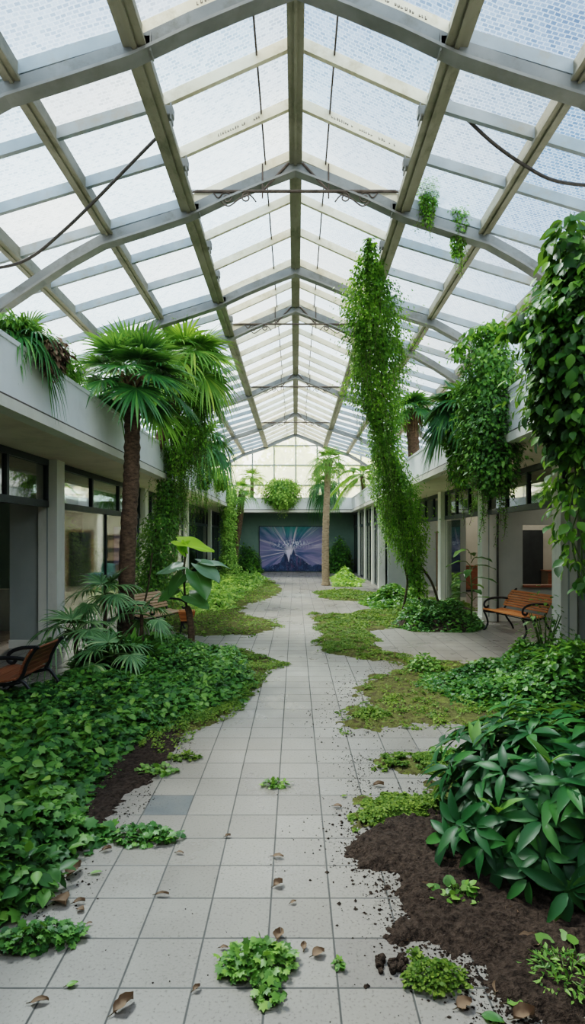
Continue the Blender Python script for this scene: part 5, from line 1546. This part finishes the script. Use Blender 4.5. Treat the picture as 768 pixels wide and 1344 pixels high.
# ---- elephant ear plant
ep = empty('elephant_ear_plant', (-1.70, 9.5, 0), label='elephant-ear plant with one bright green leaf on a thick brown stem', cat='plant')
MB().tube(bez([(0, 0, 0), (.015, 0, .3), (-.02, 0, .62), (-.06, .02, .72)], 6), [.062, .060, .058, .057, .056, .055, .055, .055, .054, .054, .054, .053, .052, .052, .051, .05, .048, .046, .042], 10).build('trunk', M['bark'], ep, True)
MB().tube(bez([(-.06, .02, .70), (-.10, .02, 1.0), (-.11, .03, 1.35), (-.08, .03, 1.6)], 6), .018, 8).build('stem', M['stem'], ep, True)
top = (-.09, .03, 1.5)
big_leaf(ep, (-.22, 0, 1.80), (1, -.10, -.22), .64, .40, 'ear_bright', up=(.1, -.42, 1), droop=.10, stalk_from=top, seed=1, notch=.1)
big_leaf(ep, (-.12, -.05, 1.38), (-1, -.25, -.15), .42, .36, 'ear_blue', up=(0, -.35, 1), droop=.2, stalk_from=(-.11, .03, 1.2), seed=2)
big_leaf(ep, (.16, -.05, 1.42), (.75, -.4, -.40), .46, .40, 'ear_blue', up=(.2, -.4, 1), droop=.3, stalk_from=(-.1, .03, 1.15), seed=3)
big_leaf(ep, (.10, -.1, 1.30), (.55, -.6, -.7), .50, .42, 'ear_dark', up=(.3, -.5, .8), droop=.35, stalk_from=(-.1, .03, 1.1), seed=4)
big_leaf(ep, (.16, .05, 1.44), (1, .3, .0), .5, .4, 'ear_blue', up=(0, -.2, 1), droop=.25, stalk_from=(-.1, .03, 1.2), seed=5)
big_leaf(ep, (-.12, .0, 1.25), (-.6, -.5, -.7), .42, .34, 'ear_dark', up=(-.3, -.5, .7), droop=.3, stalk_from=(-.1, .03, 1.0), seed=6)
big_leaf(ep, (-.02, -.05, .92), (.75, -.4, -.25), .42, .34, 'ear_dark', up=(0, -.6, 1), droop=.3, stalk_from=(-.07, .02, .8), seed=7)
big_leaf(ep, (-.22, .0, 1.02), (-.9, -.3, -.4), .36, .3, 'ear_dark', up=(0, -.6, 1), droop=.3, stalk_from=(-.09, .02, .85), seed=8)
for k in range(3):
    big_leaf(ep, (-.08 - .03 * k, 0, 1.58 + .04 * k), (-.5 + .5 * k, -.3, .6), .20, .13, 'ear_bright', up=(0, -.6, .6), droop=.2, stalk_from=(-.09, .03, 1.5), seed=9 + k)

# ---- broad leaved plant behind the orange bench, other small plants
bp = empty('broadleaf_plant', (3.75, 12.55, 0), label='leafy plant with broad leaves beside the column behind the orange bench', cat='plant')
rng = np.random.default_rng(3)
MB().tube([(0, 0, 0), (.02, 0, .6), (-.02, 0, 1.25)], [.022, .018, .010], 7).build('stem', M['stem_green'], bp, True)
for k in range(13):
    a = k * 2.4; z = .45 + .085 * k
    d = (math.cos(a), math.sin(a) * .8 - .2, .15 - .3 * rng.random())
    b = (math.cos(a) * .2, math.sin(a) * .2, z + .12)
    big_leaf(bp, b, d, .30 + .12 * rng.random(), .17, 'ear_dark' if k % 3 else 'weed', droop=.35, stalk_from=(0, 0, z), seed=k, notch=.05)
bush('wispy_shrub', 'thin wispy shrub at the foot of the near right column', 'shrub', (3.55, 8.35, 0), (.38, .4, 1.0), 420, .065, 'weed', OVAL, seed=51, shell=.2, stems=9)
bush('leafy_shrub', 'green leafy shrub between the right mound and the frame edge', 'shrub', (3.35, 6.9, 0), (.75, .6, .62), 2200, .085, 'ivy', OVAL, seed=52)
bush('dark_bush', 'dark round bush left of the mural', 'shrub', (-2.5, 30.2, 0), (.75, .5, 1.35), 3000, .12, 'ivy', DIAMOND, seed=53)
bush('dark_bush', 'dark bush against the green wall right of the mural', 'shrub', (2.25, 30.4, 0), (.7, .5, 1.75), 2600, .12, 'ivy', DIAMOND, seed=54)

# ---- trees outside the gable
for k, (x, y, h, r) in enumerate(((-6.5, 44, 8.0, 3.2), (-.5, 47, 9.0, 3.4), (5.8, 43, 7.6, 3.0))):
    t = empty('garden_tree', (x, y, 0), label='pale sunlit tree outside the gable window, ' + ['left', 'middle', 'right'][k] + ' of three', cat='tree')
    MB().tube([(0, 0, 0), (.1, 0, h * .5), (0, 0, h * .8)], [.22, .17, .08], 8).build('trunk', M['bark'], t, True)
    rg = np.random.default_rng(70 + k); n = 2600
    dd = rvec(n, rg); kk = .7 + .5 * vnoise(dd[:, 0] * 3 + 9, dd[:, 2] * 3 + 9, k)
    leaves('crown', OVAL, dd * (kk * rg.random(n) ** .33)[:, None] * r + (0, 0, h * .75), rvec(n, rg), rvec(n, rg), .34, M['tree_out'], t)
g = MB().box(-40, 40, 31.9, 90, -.3, -.05).build('lawn', M['moss']); tag(g, 'ground outside beyond the far wall', 'ground', kind='structure')

# ================================================================== LIGHT AND CAMERA
w = bpy.data.worlds.new('hazy_sky'); bpy.context.scene.world = w; w.use_nodes = True
nt = w.node_tree
for n in list(nt.nodes): nt.nodes.remove(n)
out = nt.nodes.new('ShaderNodeOutputWorld'); bg = nt.nodes.new('ShaderNodeBackground')
tc = N(nt, 'TexCoord')
nz = N(nt, 'TexNoise'); nz.inputs['Scale'].default_value = 2.6; nz.inputs['Detail'].default_value = 6; nz.inputs['Roughness'].default_value = .55
nt.links.new(tc.outputs['Generated'], nz.inputs['Vector'])
col = ramp(nt, nz.outputs['Fac'], [(.38, (.09, .23, .54)), (.52, (.17, .35, .64)), (.68, (.66, .78, .92))])
sx = N(nt, 'SeparateXYZ'); nt.links.new(tc.outputs['Generated'], sx.inputs[0])
hz = ramp(nt, sx.outputs[2], [(0.0, (1, 1, 1)), (.18, (.5, .5, .5)), (.42, (0, 0, 0))])
col = mixc(nt, hz, col, (1.0, .985, .93))
dt = N(nt, 'VectorMath'); dt.operation = 'DOT_PRODUCT'
nt.links.new(tc.outputs['Generated'], dt.inputs[0]); dt.inputs[1].default_value = Vector((-.25, 1, .22)).normalized()
glow = math_(nt, 'MULTIPLY', math_(nt, 'POWER', math_(nt, 'MAXIMUM', dt.outputs['Value'], 0.0), 10.0), 1.8)
col = mixc(nt, glow, col, (1.9, 1.75, 1.35), 'ADD')
nt.links.new(col, bg.inputs['Color']); bg.inputs['Strength'].default_value = 0.82
nt.links.new(bg.outputs[0], out.inputs[0])

# unseen area lights added to brighten the shop interiors
for k, (x, y) in enumerate(((-6.6, 15.6), (-6.6, 19.2), (6.8, 11.0), (6.6, 15.0), (6.4, 18.6))):
    al = bpy.data.lights.new('shop_fill', 'AREA'); al.shape = 'RECTANGLE'; al.size = 1.6; al.size_y = 3.0; al.energy = 330 if x < 0 else 14; al.color = (1, .93, .82)
    ao = bpy.data.objects.new('shop_fill', al); C.objects.link(ao); ao.location = (x, y, ZS - .02)

sun = bpy.data.lights.new('sun', 'SUN'); sun.energy = 8.0; sun.angle = math.radians(14); sun.color = (1.0, .93, .80)
so = bpy.data.objects.new('sun', sun); C.objects.link(so)
so.rotation_euler = Vector((.45, -.55, -1.0)).to_track_quat('-Z', 'Y').to_euler()

sun2 = bpy.data.lights.new('fill_sun', 'SUN'); sun2.energy = 4.6; sun2.angle = math.radians(80); sun2.color = (1.0, .96, .90)  # second sun lamp added as fill for faces turned to the camera
so2 = bpy.data.objects.new('fill_sun', sun2); C.objects.link(so2)
so2.rotation_euler = Vector((-.06, .75, -.58)).to_track_quat('-Z', 'Y').to_euler()

cam = bpy.data.cameras.new('camera'); co = bpy.data.objects.new('camera', cam); C.objects.link(co)
co.location = (0, 0, H); co.rotation_euler = (PI / 2, 0, 0)
cam.sensor_fit = 'HORIZONTAL'; cam.sensor_width = 36.0; cam.lens = 36.0 * F / 768.0
cam.shift_x = (384 - 388) / 768.0
cam.shift_y = (705 - 672) / 768.0
cam.clip_start = .05; cam.clip_end = 300
sc = bpy.context.scene
sc.camera = co
sc.view_settings.view_transform = 'Filmic'
sc.view_settings.look = 'Medium High Contrast'
sc.view_settings.exposure = 1.0
sc.cycles.max_bounces = 8
sc.cycles.transparent_max_bounces = 10
sc.cycles.use_denoising = True
